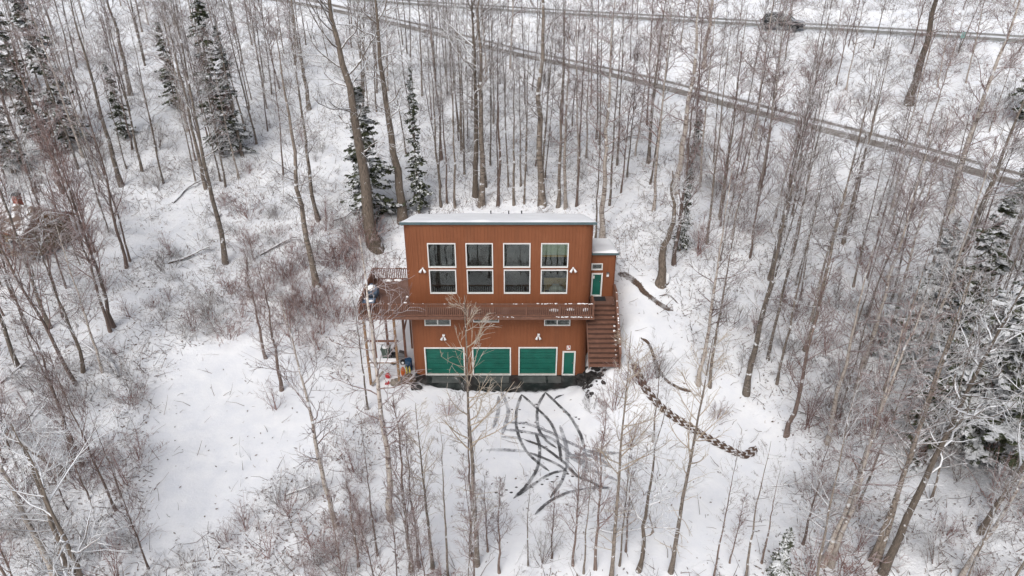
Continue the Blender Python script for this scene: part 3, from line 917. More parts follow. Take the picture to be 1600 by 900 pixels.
# snow clumps left on rails and boards
mb = MB()
for _ in range(42):
    x = random.choice([random.uniform(DX0, DX1), random.uniform(1.5, DX1)])
    r_ = random.uniform(.02, .05); mb.lump((x, DY0 + .05 + random.uniform(-.04, .04), RZ + .025), r_ * random.uniform(1, 2.6), r_, r_ * .5, 6, .25, 4)
for x0, x1, k in ((2.7, 4.9, 26), (-1.2, .3, 5)):
    for _ in range(k):
        r_ = random.uniform(.025, .06); mb.lump((random.uniform(x0, x1), DY0 - .03, DZ - .02 + random.uniform(-.02, .02)), r_ * 1.4, r_ * .6, r_ * .6, 6, .25, 4)
for x, y, r_ in ((2.6, 36.5, .35), (3.6, 36.6, .28), (4.55, 36.6, .22), (4.5, 36.5, .2), (-9.0, 39.6, .14), (-9.0, 38.6, .1), (-6.7, 38.2, .10), (-6.7, 37.4, .12), (-8.3, 40.5, .35), (-7.6, 40.55, .3), (-9.0, 37.2, .2)):
    mb.lump((x, y, DZ + .03), r_, r_ * .45, .09, 9, .2, 4)
for _ in range(12):
    mb.lump((DX0 + .05, random.uniform(DY0, DYB), RZ + .025), .03, .06, .03, 6, .2, 4)
for _ in range(14):
    mb.lump((random.uniform(DX0, -6.6), DYB - .05, RZ + .03), .09, .04, .03, 6, .2, 4)
mb.build('snow_clumps', M['snow'], deck, True, kind='stuff')
for x, y in ((-9.1, 36.0), (-7.25, 36.0), (-9.1, 38.2), (-7.1, 38.2), (-8.7, 40.4), (-7.0, 40.4), (-6.62, 39.2)):
    mb = MB(); mb.box(x - .07, x + .07, y - .07, y + .07, float(hz(x, y)) - .1, DZ - .3); mb.build('support_post', M['rail'] if y > 36.1 else M['tan_wood'], deck)
mb = MB(); mb.bar((-9.1, 36.1, 3.25), (-7.1, 36.1, 3.25), .05, .14); mb.build('cross_beam', M['rail'], deck)
mb = MB(); mb.bar((-7.1, 38.2, 2.6), (-6.6, 38.2, 4.7), .06, .1); mb.build('brace', M['rail'], deck)
mb = MB(); mb.bar((-9.1, 40.3, 2.0), (-8.1, 40.3, 4.8), .06, .1); mb.build('brace', M['rail'], deck)
mb = MB(); mb.bar((-9.1, 36.1, 1.75), (-7.25, 36.1, 1.75), .45, .06); sh = mb.build('shelf', M['tan_wood'], deck)
mb = MB(); mb.bar((-9.05, 36.1, 1.81), (-7.3, 36.1, 1.81), .4, .06); mb.build('shelf_snow', M['snow'], deck, bevel=.02)

# ================================================================== STAIR
st = empty('staircase', (5.6, 35.6, 2.7), label='brown wooden stair climbing beside the garage wall to the entry landing', cat='staircase')
SX0, SX1 = 4.62, 6.45
NST = 13; SYT, SZT, SYB, SZB = 37.35, 5.2, 34.1, 2.74
mb = MB(); yy = 37.37
while yy < 38.36:
    mb.box(4.95, SX1, yy, yy + .138, SZT - .04, SZT + random.uniform(-.003, .003)); yy += .145
mb.build('landing', M['deck'], st, kind='stuff')
run = (SYT - SYB) / NST; rise = (SZT - SZB) / NST
for k in range(NST):
    y1 = SYT - k * run; z1 = SZT - (k + 1) * rise
    x0 = 5.0 if y1 > 36.85 else (5.06 if y1 > 35.7 and z1 > 4.8 else SX0)
    mb = MB(); mb.box(x0, SX1, y1 - run - .02, y1 - run * .5 - .005, z1 - .04, z1); mb.box(x0, SX1, y1 - run * .5 + .005, y1, z1 - .04, z1)
    tr_ = mb.build('tread', M['tread'], st)
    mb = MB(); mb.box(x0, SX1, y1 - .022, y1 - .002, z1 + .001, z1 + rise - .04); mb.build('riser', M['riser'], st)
for x in (SX0 + .03, SX1 + .03):
    y_hi = 36.8 if x < 5 else SYT
    z_hi = SZT - (SYT - y_hi) / run * rise
    mb = MB(); mb.bar((x, SYB - .05, SZB - .16), (x, y_hi, z_hi - .2), .05, .28); mb.build('stringer', M['rail'], st)
railing(st, (SX1 + .03, SYT - .1, 0), (SX1 + .03, SYB, 0), SZT - .1, SZT + .86, 1.0, zoff=(0, SZB - SZT))
railing(st, (SX1 + .03, 38.3, 0), (SX1 + .03, SYT - .1, 0), SZT, SZT + .9, 1.0)
for x, y in ((6.4, 34.3), (6.4, 36.9)):
    z = SZB - .3 if y < 35 else 4.8
    mb = MB(); mb.box(x - .06, x + .06, y - .06, y + .06, float(hz(x, y)) - .2, z); mb.build('support_post', M['rail'], st)
mb = MB()
for k in range(NST):
    y1 = SYT - k * run; z1 = SZT - (k + 1) * rise
    if random.random() < .45: continue
    r_ = random.uniform(.03, .09); mb.lump((SX1 - random.uniform(.05, .16), y1 - run * .5, z1 + .02), r_, r_, r_ * .6, 6, .3, 4)
for _ in range(16):
    s_ = random.random(); mb.lump((SX1 + .03, SYT - .1 - s_ * (SYT - SYB - .1), SZT + .89 - s_ * (SZT - SZB)), .05, .07, .03, 6, .2, 4)
mb.build('snow_clumps', M['snow'], st, True, kind='stuff')
mt = MB(); mt.box(5.05, 5.95, 37.72, 38.3, 5.206, 5.222); o = mt.build('doormat', M['black'], None, bevel=.004)
tag(o, 'black rubber doormat on the landing before the green entry door', 'doormat')

# rubble round the foot of house and stair, rocks at the left corner
def rocks(name, n_, xr, yr, sr, mat, label, cat, zo=0.0):
    mb = MB()
    for _ in range(n_):
        x, y = random.uniform(*xr), random.uniform(*yr); s_ = random.uniform(*sr)
        mb.lump((x, y, max(float(hz(x, y)), -.02) + s_ * .25 + zo), s_, s_ * random.uniform(.6, 1), s_ * .6, 6, .3, 4)
    return tag(mb.build(name, mat), label, cat, kind='stuff')
rocks('rubble', 150, (4.3, 6.6), (34.5, 37.6), (.08, .3), M['rock_dark'], 'dark wet rubble under the foot of the wooden stair', 'rubble')
rocks('rubble', 40, (4.6, 5.6), (33.6, 35.2), (.05, .16), M['rock_dark'], 'scattered dark stones on the snow bank before the stair', 'rubble')
mb = MB(); mb.lump((-6.75, 36.3, .15), .55, .4, .35, 9, .25, 5); tag(mb.build('boulder', M['rock_brown'], None, True), 'brown boulder at the corner of the garage wall beside the yellow tool', 'boulder')
mb = MB(); mb.lump((-7.5, 36.0, .15), .42, .3, .28, 9, .25, 5); tag(mb.build('boulder', M['stone_pale'], None, True), 'grey boulder at the foot of the tan deck post', 'boulder')
mb = MB(); mb.lump((-6.1, 35.6, .08), .4, .28, .2, 9, .25, 5); tag(mb.build('boulder', M['rock_dark'], None, True), 'low black boulder at the west end of the wet strip', 'boulder')

# ================================================================== things on and under the deck
def gz(x, y): return float(hz(x, y))
g = empty('barbecue_grill', (-8.75, 38.0, DZ), label='covered barbecue under a blue-grey tarp topped with snow on the deck corner', cat='grill')
mb = MB(); mb.lump((-8.8, 38.0, DZ + .55), .40, .32, .50, 9, .16, 6); mb.build('cover', M['tarp'], g)
mb = MB(); mb.lump((-8.85, 37.88, DZ + .86), .32, .26, .2, 9, .2, 5); mb.build('snow_cap', M['snow'], g, True)
mb = MB()
for sx_ in (-.3, .3):
    for sy_ in (-.2, .2): mb.cyl((-8.75 + sx_, 38 + sy_, DZ), (-8.75 + sx_, 38 + sy_, DZ + .3), .03, .03, 6)
mb.build('leg_set', M['metal'], g)
g = empty('deck_box', (-8.8, 36.7, DZ), label='dark covered storage box with snow scraps on the front corner of the deck', cat='storage box')
mb = MB(); mb.box(-9.15, -8.45, 36.45, 37.0, DZ, DZ + .55); mb.build('box_body', M['tarp_dark'], g, bevel=.05)
mb = MB(); mb.box(-9.18, -8.42, 36.42, 37.03, DZ + .55, DZ + .62); mb.build('lid', M['tarp'], g, bevel=.02)
mb = MB(); mb.lump((-8.7, 36.6, DZ + .64), .2, .12, .06); mb.lump((-9.0, 36.85, DZ + .64), .15, .12, .06); mb.build('snow_cap', M['snow'], g, True)
g = empty('barrel', (-6.85, 37.6, 0), label='blue plastic barrel standing under the deck beside the garage wall', cat='barrel')
mb = MB(); z0 = gz(-6.85, 37.6); mb.cyl((-6.85, 37.6, z0), (-6.85, 37.6, z0 + .3), .22, .25, 14); mb.cyl((-6.85, 37.6, z0 + .3), (-6.85, 37.6, z0 + .85), .25, .22, 14); mb.build('drum', M['blue_plastic'], g, True)
mb = MB(); mb.cyl((-6.85, 37.6, z0 + .28), (-6.85, 37.6, z0 + .33), .265, .265, 14); mb.cyl((-6.85, 37.6, z0 + .84), (-6.85, 37.6, z0 + .88), .235, .235, 14); mb.build('hoop', M['blue_plastic'], g)
g = empty('kayak_paddle', (-6.75, 36.6, .3), label='yellow twin-bladed paddle leaning upright below the blue barrel', cat='paddle')
for k, s_ in enumerate((-.1, .1)):
    mb = MB(); mb.lump((-6.75 + s_, 36.65, .62), .065, .03, .36, 8, .05, 6); mb.build('blade', M['yellow_plastic'], g, True)
mb = MB(); mb.cyl((-6.75, 36.7, .1), (-6.75, 36.75, 1.0), .02, .02, 6); mb.build('shaft', M['black'], g)
g = empty('fuel_can', (-8.1, 36.7, 0), label='round red fuel can on the snow under the deck', cat='fuel can')
z0 = gz(-8.1, 36.7); mb = MB(); mb.lump((-8.1, 36.7, z0 + .2), .19, .16, .2, 12, .03, 8); mb.build('can_body', M['red_plastic'], g, True)
mb = MB(); mb.cyl((-8.1, 36.7, z0 + .36), (-8.0, 36.7, z0 + .5), .03, .025, 8); mb.build('spout', M['black'], g)
g = empty('scoop', (-8.05, 36.05, 0), label='small red plastic scoop lying on snow in front of the fuel can', cat='scoop')
z0 = gz(-8.05, 36.05); mb = MB(); mb.prism([(-8.2, z0 + .03), (-7.95, z0 + .03), (-7.93, z0 + .2), (-8.0, z0 + .2), (-8.05, z0 + .08), (-8.2, z0 + .06)], 35.95, 36.15); mb.build('blade', M['red_plastic'], g)
mb = MB(); mb.cyl((-7.94, 36.05, z0 + .12), (-7.62, 36.05, z0 + .2), .018, .018, 6); mb.build('shaft', M['red_plastic'], g)
g = empty('toy_sled', (-7.2, 36.75, 0), label='orange and yellow plastic sled stood on end behind the tan post', cat='sled')
z0 = gz(-7.2, 36.75); mb = MB(); mb.lump((-7.1, 36.75, z0 + .45), .16, .07, .42, 10, .04, 8); mb.build('sled_pan', M['orange_plastic'], g, True)
mb = MB(); mb.bar((-7.35, 36.7, z0 + .1), (-7.25, 36.72, z0 + .75), .05, .03); mb.build('runner', M['yellow_plastic'], g)
g = empty('waste_bin', (-8.55, 38.9, 0), label='grey-green waste bin with snow on its lid at the back under the deck', cat='bin')
z0 = gz(-8.55, 38.9)
mb = MB(); mb.add([(-8.55 + sx_ * r_, 38.9 + sy_ * r_, z) for z, r_ in ((z0, .22), (z0 + .85, .29)) for sx_, sy_ in ((-1, -1), (1, -1), (1, 1), (-1, 1))], [(3, 2, 1, 0), (4, 5, 6, 7), (0, 1, 5, 4), (1, 2, 6, 5), (2, 3, 7, 6), (3, 0, 4, 7)]); mb.build('bin_body', M['green_bin'], g, bevel=.03)
mb = MB(); mb.box(-8.87, -8.23, 38.58, 39.22, z0 + .86, z0 + .93); mb.build('lid', M['green_bin'], g, bevel=.02)
mb = MB(); mb.lump((-8.55, 38.9, z0 + .95), .28, .26, .09, 10, .1, 5); mb.build('snow_cap', M['snow'], g, True)
g = empty('garden_tractor', (-7.8, 38.6, 0), label='grey ride-on mower parked under the deck between the posts', cat='mower')
z0 = gz(-7.8, 38.6)
mb = MB(); mb.box(-8.1, -7.2, 38.35, 38.85, z0 + .3, z0 + .5); mb.prism([(-7.75, z0 + .5), (-7.2, z0 + .5), (-7.22, z0 + .72), (-7.6, z0 + .85)], 38.4, 38.8); mb.build('chassis', M['metal'], g, bevel=.03)
mb = MB(); mb.box(-8.1, -7.8, 38.42, 38.78, z0 + .55, z0 + .63); mb.box(-8.14, -8.08, 38.42, 38.78, z0 + .6, z0 + .95); mb.build('seat', M['black'], g, bevel=.02)
for x, r_ in ((-8.0, .26), (-7.35, .18)):
    for y in (38.25, 38.93):
        mb = MB(); mb.cyl((x, y - .07, z0 + r_), (x, y + .07, z0 + r_), r_, r_, 14); w_ = mb.build('wheel', M['black'], g)
        mb = MB(); mb.cyl((x, y - .075, z0 + r_), (x, y + .075, z0 + r_), r_ * .5, r_ * .5, 10); mb.build('rim', M['white_metal'], w_)
mb = MB(); mb.cyl((-7.7, 38.6, z0 + .8), (-7.82, 38.6, z0 + 1.0), .02, .02, 6); mb.cyl((-7.84, 38.6, z0 + 1.0), (-7.81, 38.6, z0 + 1.02), .17, .17, 12); mb.build('steering_wheel', M['black'], g)
mb = MB(); mb.bar((-9.0, 35.7, .12), (-8.35, 36.6, .62), .16, .07); tag(mb.build('timber_offcut', M['stone_pale'], None, bevel=.02), 'snow-dusted grey timber offcut leaning under the shelf', 'timber')

# ================================================================== CABIN on the left edge
cx_, cy_, cz_, _ = ground(45, 384)
cab = empty('log_cabin', (cx_, cy_, cz_), R(-18), 'small weathered log cabin with a snowy roof behind reddish brush', 'cabin')
cab.scale = (.8, .8, .8)
def loc(mb, name, mat, parent=cab, **k): return mb.build(name, mat, parent, local=True, **k)
for side in range(2):
    y = -2.2 if side == 0 else 2.2
    for k in range(9):
        mb = MB(); z = .14 + k * .28
        mb.cyl((-3.4, y, z), (3.4, y, z), .145, .145, 8); loc(mb, 'log', M['log_wall'], smooth_=True)
for side in range(2):
    x = -3.2 if side == 0 else 3.2
    for k in range(9):
        mb = MB(); z = .28 + k * .28; mb.cyl((x, -2.45, z), (x, 2.45, z), .145, .145, 8); loc(mb, 'log', M['log_wall'], smooth_=True)
    mb = MB(); mb.add([(x - .06, -2.3, 2.7), (x + .06, -2.3, 2.7), (x + .06, 2.3, 2.7), (x - .06, 2.3, 2.7), (x - .06, 0, 3.9), (x + .06, 0, 3.9)],
                      [(0, 1, 2, 3), (0, 4, 5, 1), (2, 5, 4, 3), (1, 5, 2), (0, 3, 4)]); loc(mb, 'gable', M['tan_wood'])
for s_ in (-1, 1):
    mb = MB(); mb.add([(-3.8, s_ * 2.8, 2.55), (3.8, s_ * 2.8, 2.55), (3.8, 0, 4.02), (-3.8, 0, 4.02), (-3.8, s_ * 2.8, 2.67), (3.8, s_ * 2.8, 2.67), (3.8, 0, 4.14), (-3.8, 0, 4.14)],
                      [(3, 2, 1, 0), (4, 5, 6, 7), (0, 1, 5, 4), (1, 2, 6, 5), (2, 3, 7, 6), (3, 0, 4, 7)]); r_ = loc(mb, 'roof', M['rail'])
    mb = MB(); mb.add([(-3.75, s_ * 2.75, 2.70), (3.75, s_ * 2.75, 2.70), (3.75, s_ * .02, 4.16), (-3.75, s_ * .02, 4.16), (-3.7, s_ * 2.7, 2.86), (3.7, s_ * 2.7, 2.86), (3.7, s_ * .02, 4.30), (-3.7, s_ * .02, 4.30)],
                      [(3, 2, 1, 0), (4, 5, 6, 7), (0, 1, 5, 4), (1, 2, 6, 5), (2, 3, 7, 6), (3, 0, 4, 7)]); loc(mb, 'roof_snow', M['patchy_snow'], r_)
mb = MB(); mb.box(-.3, .3, .2, .7, 3.6, 5.0); ch = loc(mb, 'chimney', M['brick'])
mb = MB(); mb.box(-.36, .36, .14, .76, 5.0, 5.1); loc(mb, 'chimney_cap', M['black'], ch)
for x in (-1.8, 1.7):
    mb = MB(); mb.box(x - .5, x + .5, -2.42, -2.34, .9, 1.9); f = loc(mb, 'window', M['trim'])
    mb = MB(); mb.box(x - .42, x + .42, -2.44, -2.425, .98, 1.82); loc(mb, 'pane', M['black'], f)
mb = MB(); mb.box(-.2, .6, -2.42, -2.34, .1, 2.0); loc(mb, 'door', M['rail'])

# ================================================================== SUV on the upper road
cx_, cy_, cz_ = on_z(1226, 47, 16.28)
dv = Vector((31.5 - 8, 81.8 - 94, 0)); rz = math.atan2(71.5 - 94, 50 - 8)
cz_ = float(hz(cx_, cy_ + .9)) + .05
car = empty('parked_car', (cx_, cy_ + .9, cz_), rz, 'dark sport utility car driving on the upper road', 'car')
car.name = 'car'; car.scale = (.94, .94, .94)
body = NT('dark_car_paint'); body.base((.006, .012, .015), .35); body.b.inputs['Coat Weight'].default_value = .6
M['paint'] = body.m
M['car_glass'] = plain('car_glass', (.015, .02, .022), .08, .05)
prof = [(-2.35, .42), (-2.38, .95), (-2.25, 1.08), (1.0, 1.08), (2.15, .95), (2.38, .78), (2.40, .42)]
arch = []
for xc in (1.48, -1.42):
    arch += [(xc + .42 * math.cos(t_), .36 + .42 * math.sin(t_)) for t_ in np.linspace(0.15, PI - .15, 8)]
mb = MB(); mb.prism(prof[:] + arch, -.93, .93); loc(mb, 'body', M['paint'], car, bevel=.05)
gp = [(-2.24, 1.07), (-1.85, 1.56), (-1.2, 1.64), (.05, 1.62), (.55, 1.45), (1.15, 1.07)]
gh = MB(); k = len(gp)
gh.add([(x, -.88 if z < 1.2 else -.70, z) for x, z in gp] + [(x, .88 if z < 1.2 else .70, z) for x, z in gp],
       [(i, (i + 1) % k, k + (i + 1) % k, k + i) for i in range(k)] + [tuple(range(k - 1, -1, -1)), tuple(range(k, 2 * k))])
loc(gh, 'cabin_glass', M['car_glass'], car)
mb = MB(); mb.prism([(-1.86, 1.57), (-1.2, 1.65), (.05, 1.63), (.1, 1.65), (-1.2, 1.70), (-1.9, 1.60)], -.70, .70); loc(mb, 'roof_panel', M['paint'], car)
for s_ in (-1, 1):
    for (x0, x1) in ((-2.2, -1.82), (-1.1, -1.1), (-.15, -.15), (1.16, .30)):
        mb = MB(); mb.bar((x0, s_ * .885, 1.06), (x1, s_ * .71, 1.66), .07, .05)
        loc(mb, 'pillar', M['paint'], car)
    mb = MB(); mb.bar((-1.7, s_ * .64, 1.72), (-.1, s_ * .64, 1.73), .04, .04); loc(mb, 'roof_rail', M['metal'], car)
    mb = MB(); mb.box(-2.40, -2.30, s_ * .78 - .12, s_ * .78 + .12, .78, 1.08); loc(mb, 'tail_light', M['red_plastic'], car)
    mb = MB(); mb.box(2.25, 2.41, s_ * .68 - .18, s_ * .68 + .18, .70, .84); loc(mb, 'headlight', M['trim'], car)
    mb = MB(); mb.box(.75, .95, s_ * 1.0 - .1, s_ * 1.0 + .1, 1.05, 1.2); loc(mb, 'mirror', M['paint'], car)
    for xc in (1.48, -1.42):
        mb = MB(); mb.cyl((xc, s_ * .78, .35), (xc, s_ * .95, .35), .35, .35, 18); w_ = loc(mb, 'wheel', M['black'], car)
        mb = MB(); mb.cyl((xc, s_ * .94, .35), (xc, s_ * .965, .35), .21, .21, 12); loc(mb, 'rim', M['metal'], w_)
# small road sign near the upper road
sx_, sy_, sz_ = on_z(1495, 66, 16.4)
sg = empty('road_sign', (sx_, sy_ - .6, sz_ - .4), R(28), 'small grey-green road marker sign at the near edge of the upper road', 'sign')
mb = MB(); mb.box(-.03, .03, -.03, .03, 0, 1.5); mb.build('post', M['metal'], sg, local=True)
mb = MB(); mb.box(-.28, .28, -.05, -.035, .85, 1.4); mb.build('plate', plain('sign_green', (.20, .36, .33), .5), sg, local=True)

# ================================================================== TREE KIT
def unit(v): return v / np.maximum(np.linalg.norm(v, axis=-1, keepdims=True), 1e-9)
def tubes(Pt, Rd, ns):
    """Pt (B,S,3) centre lines, Rd (B,S) radii -> verts, quads"""
    B, S, _ = Pt.shape
    T = unit(np.gradient(Pt, axis=1)) if S > 1 else Pt * 0
    main = unit(Pt[:, -1] - Pt[:, 0])
    ref = np.where(np.abs(main[:, 2:3]) > .85, np.array([[1., 0, 0]]), np.array([[0, 0, 1.]]))[:, None, :]
    U = unit(np.cross(T, np.broadcast_to(ref, T.shape))); W = np.cross(T, U)
    th = np.arange(ns) * 2 * PI / ns
    V = Pt[:, :, None] + Rd[:, :, None, None] * (np.cos(th)[None, None, :, None] * U[:, :, None] + np.sin(th)[None, None, :, None] * W[:, :, None])
    idx = np.arange(B * S * ns).reshape(B, S, ns)
    a = idx[:, :-1]; b = np.roll(idx, -1, 2)[:, :-1]; c = np.roll(idx, -1, 2)[:, 1:]; d = idx[:, 1:]
    return V.reshape(-1, 3), np.stack([a, d, c, b], -1).reshape(-1, 4)
def grow(start, dirs, length, S, up, wob, g):
    """start (B,3) dirs (B,3) length (B,) -> (B,S,3)"""
    P = [start]; d = unit(dirs)
    stp = (length / (S - 1))[:, None]
    for k in range(S - 1):
        P.append(P[-1] + d * stp)
        d = unit(d + np.array([0, 0, 1.]) * up + g.normal(0, wob, d.shape))
    return np.stack(P, 1)
def sample(Pt, tt):
    """points and tangents of centre lines Pt (B,S,3) at fractions tt (B,K)"""
    B, S, _ = Pt.shape
    x = tt * (S - 1); i = np.clip(np.floor(x).astype(int), 0, S - 2); f = (x - i)[..., None]
    bi = np.arange(B)[:, None]
    a = Pt[bi, i]; b = Pt[bi, i + 1]
    return a + (b - a) * f, unit(b - a), i, f[..., 0]
def spawn(Pt, Rd, K, t0, t1, ang, lenf, S, up, wob, g, rk=.6, rend=.35, plane=None, tpow=1.0):
    B = Pt.shape[0]
    tt = t0 + (t1 - t0) * ((np.arange(K)[None] + g.random((B, K))) / K) ** tpow
    p, tan, i, f = sample(Pt, tt)
    bi = np.arange(B)[:, None]
    r = Rd[bi, i] * (1 - f) + Rd[bi, i + 1] * f
    q = g.normal(0, 1, p.shape); q = unit(q - (q * tan).sum(-1, keepdims=True) * tan)
    if plane is not None: q = unit(q * np.array([1, 1, plane])); q = unit(q - (q * tan).sum(-1, keepdims=True) * tan)
    an = R(ang) * g.uniform(.75, 1.25, (B, K, 1))
    d = tan * np.cos(an) + q * np.sin(an)
    L = lenf(tt, g)
    if L.shape != tt.shape: L = np.broadcast_to(L, tt.shape)
    p = p.reshape(-1, 3); d = d.reshape(-1, 3); L = L.reshape(-1)
    C_ = grow(p, d, L, S, up, wob, g)
    r0 = np.minimum(r.reshape(-1) * rk, .02 + L * .014)
    RR = r0[:, None] * np.linspace(1, rend, S)[None]
    return C_, RR, L
def cat(parts):
    V = []; F = []; b = 0
    for v, f in parts: V.append(v); F.append(f + b); b += len(v)
    return np.concatenate(V), np.concatenate(F)
PROTO = {}
def bare_tree(key, Ht, r0, seed, c0=.3, limbs=34, ang=42, ll=.2, up=.10, wob=.06, subs=6, twigs=4, bark_m='bark_aspen', twig_m='twig_brown', sway=.02, crook=0.0,
              tw=.0098, big=0, top=1.0, twl=.75, dead=6, shape='cone'):
    g = np.random.default_rng(seed)
    S = 15
    z = np.linspace(0, Ht, S)
    off = np.cumsum(g.normal(0, 1, (S, 2)) * Ht / S * (.035 + crook), 0); off -= off[0]
    off[1:] -= np.linspace(0, 1, S)[1:, None] * off[-1] * .6
    P = np.concatenate([off, z[:, None]], 1)[None]
    rr = r0 * (1 - .90 * (z / Ht) ** .9); rr[0] *= 1.28
    Rr = rr[None]
    trunk = tubes(P, Rr, 9)
    # a short flare below ground level so that slopes never show a gap
    Pb = np.array([[[0, 0, -1.2], [0, 0, -.3], [0, 0, .02]]]); Rb = np.array([[rr[0] * 1.15, rr[0] * 1.1, rr[0]]])
    trunk = cat([trunk, tubes(Pb, Rb, 9)])
    parts = []
    if shape == 'cone': lf = lambda tt, g_: Ht * ll * (1.12 - tt) ** .8 * g_.uniform(.65, 1.15, tt.shape)
    elif shape == 'vase': lf = lambda tt, g_: Ht * ll * (1.25 - tt) * g_.uniform(.7, 1.2, tt.shape)
    else: lf = lambda tt, g_: Ht * ll * np.sin(np.clip((tt - c0 * .6) / (1.05 - c0 * .6), 0, 1) * PI) ** .6 * g_.uniform(.6, 1.15, tt.shape)
    L1, R1, len1 = spawn(P, Rr, limbs, c0, .97, ang, lf, 7, up, wob, g, rk=.5, rend=.28)
    parts.append(tubes(L1, R1, 5))
    if big:
        Lb, Rb_, lb = spawn(P, Rr, big, .35, .92, 62, lambda tt, g_: Ht * .22 * g_.uniform(.6, 1.1, tt.shape), 9, .12, .28, g, rk=.55, rend=.25)
        parts.append(tubes(Lb, Rb_, 6))
        Lc, Rc, lc = spawn(Lb, Rb_, 7, .2, 1, 45, lambda tt, g_: 1.6 * g_.uniform(.4, 1.1, tt.shape), 5, .05, .15, g)
        parts.append(tubes(Lc, Rc, 4))
        Ld, Rd_, ld = spawn(Lc, Rc, 4, .15, 1, 42, lambda tt, g_: .7 * g_.uniform(.4, 1.1, tt.shape), 3, .05, .12, g)
        Rd_ = np.maximum(Rd_, tw * .8) ; parts.append(tubes(Ld, Rd_, 3))
    if dead:
        Lx, Rx, lx = spawn(P, Rr, dead, .1, max(c0, .25), 75, lambda tt, g_: Ht * .07 * g_.uniform(.4, 1.3, tt.shape), 4, -.02, .15, g, rk=.25)
        parts.append(tubes(Lx, Rx, 4))
        Ly, Ry, ly = spawn(Lx, Rx, 3, .3, 1, 45, lambda tt, g_: .45 * g_.uniform(.4, 1.2, tt.shape), 3, 0, .15, g)
        parts.append(tubes(Ly, np.maximum(Ry, tw * .7), 3))
    m1 = len1.mean()
    K1 = subs
    L2, R2, len2 = spawn(L1, R1, K1, .12, .98, 38, lambda tt, g_: (1.15 - tt) * .62 * g_.uniform(.6, 1.2, tt.shape) * np.repeat(len1[:, None], tt.shape[1], 1), 5, up * .7, wob * 1.3, g)
    R2 = np.maximum(R2, tw * 1.15); parts.append(tubes(L2, R2, 3))
    L3, R3, len3 = spawn(L2, R2, twigs, .15, 1.0, 36, lambda tt, g_: twl * g_.uniform(.5, 1.2, tt.shape) * np.clip(np.repeat(len2[:, None], tt.shape[1], 1) * 1.1, .25, 1.2), 3, up * .6, wob * 1.5, g)
    R3 = np.broadcast_to(np.array([1, .8, .45]) * tw, R3.shape); parts.append(tubes(L3, R3, 3))
    V, F = cat(parts)
    PROTO[key] = dict(trunk=fast_mesh('trunk', *trunk, M[bark_m]), crown=fast_mesh('crown', V, F, M[twig_m]), H=Ht, r=r0)
def multi_stem(key, seed, n=9, Hh=3.0, r=.022, twig='twig_red', spread=.5, subs=7, twigs=3, tw=.007):
    g = np.random.default_rng(seed)
    st_ = np.concatenate([g.normal(0, .16 * Hh / 3, (n, 2)), np.full((n, 1), -.25)], 1)
    d = np.concatenate([g.normal(0, spread, (n, 2)), np.ones((n, 1))], 1)
    L = Hh * g.uniform(.6, 1.1, n)
    P = grow(st_, d, L, 8, .05, .09, g); Rr = (r * g.uniform(.7, 1.2, n))[:, None] * np.linspace(1, .3, 8)[None]
    stems = tubes(P, Rr, 5)
    L2, R2, l2 = spawn(P, Rr, subs, .25, .98, 38, lambda tt, g_: Hh * .26 * (1.2 - tt) * g_.uniform(.6, 1.2, tt.shape), 4, .07, .1, g)
    L3, R3, l3 = spawn(L2, R2, twigs, .2, 1, 38, lambda tt, g_: Hh * .12 * g_.uniform(.5, 1.2, tt.shape), 3, .05, .12, g)
    V, F = cat([tubes(L2, np.maximum(R2, tw), 3), tubes(L3, np.broadcast_to(np.array([1, .8, .5]) * tw, R3.shape), 3)])
    PROTO[key] = dict(trunk=fast_mesh('trunk', *stems, M[twig]), crown=fast_mesh('crown', V, F, M[twig]), H=Hh, r=r)
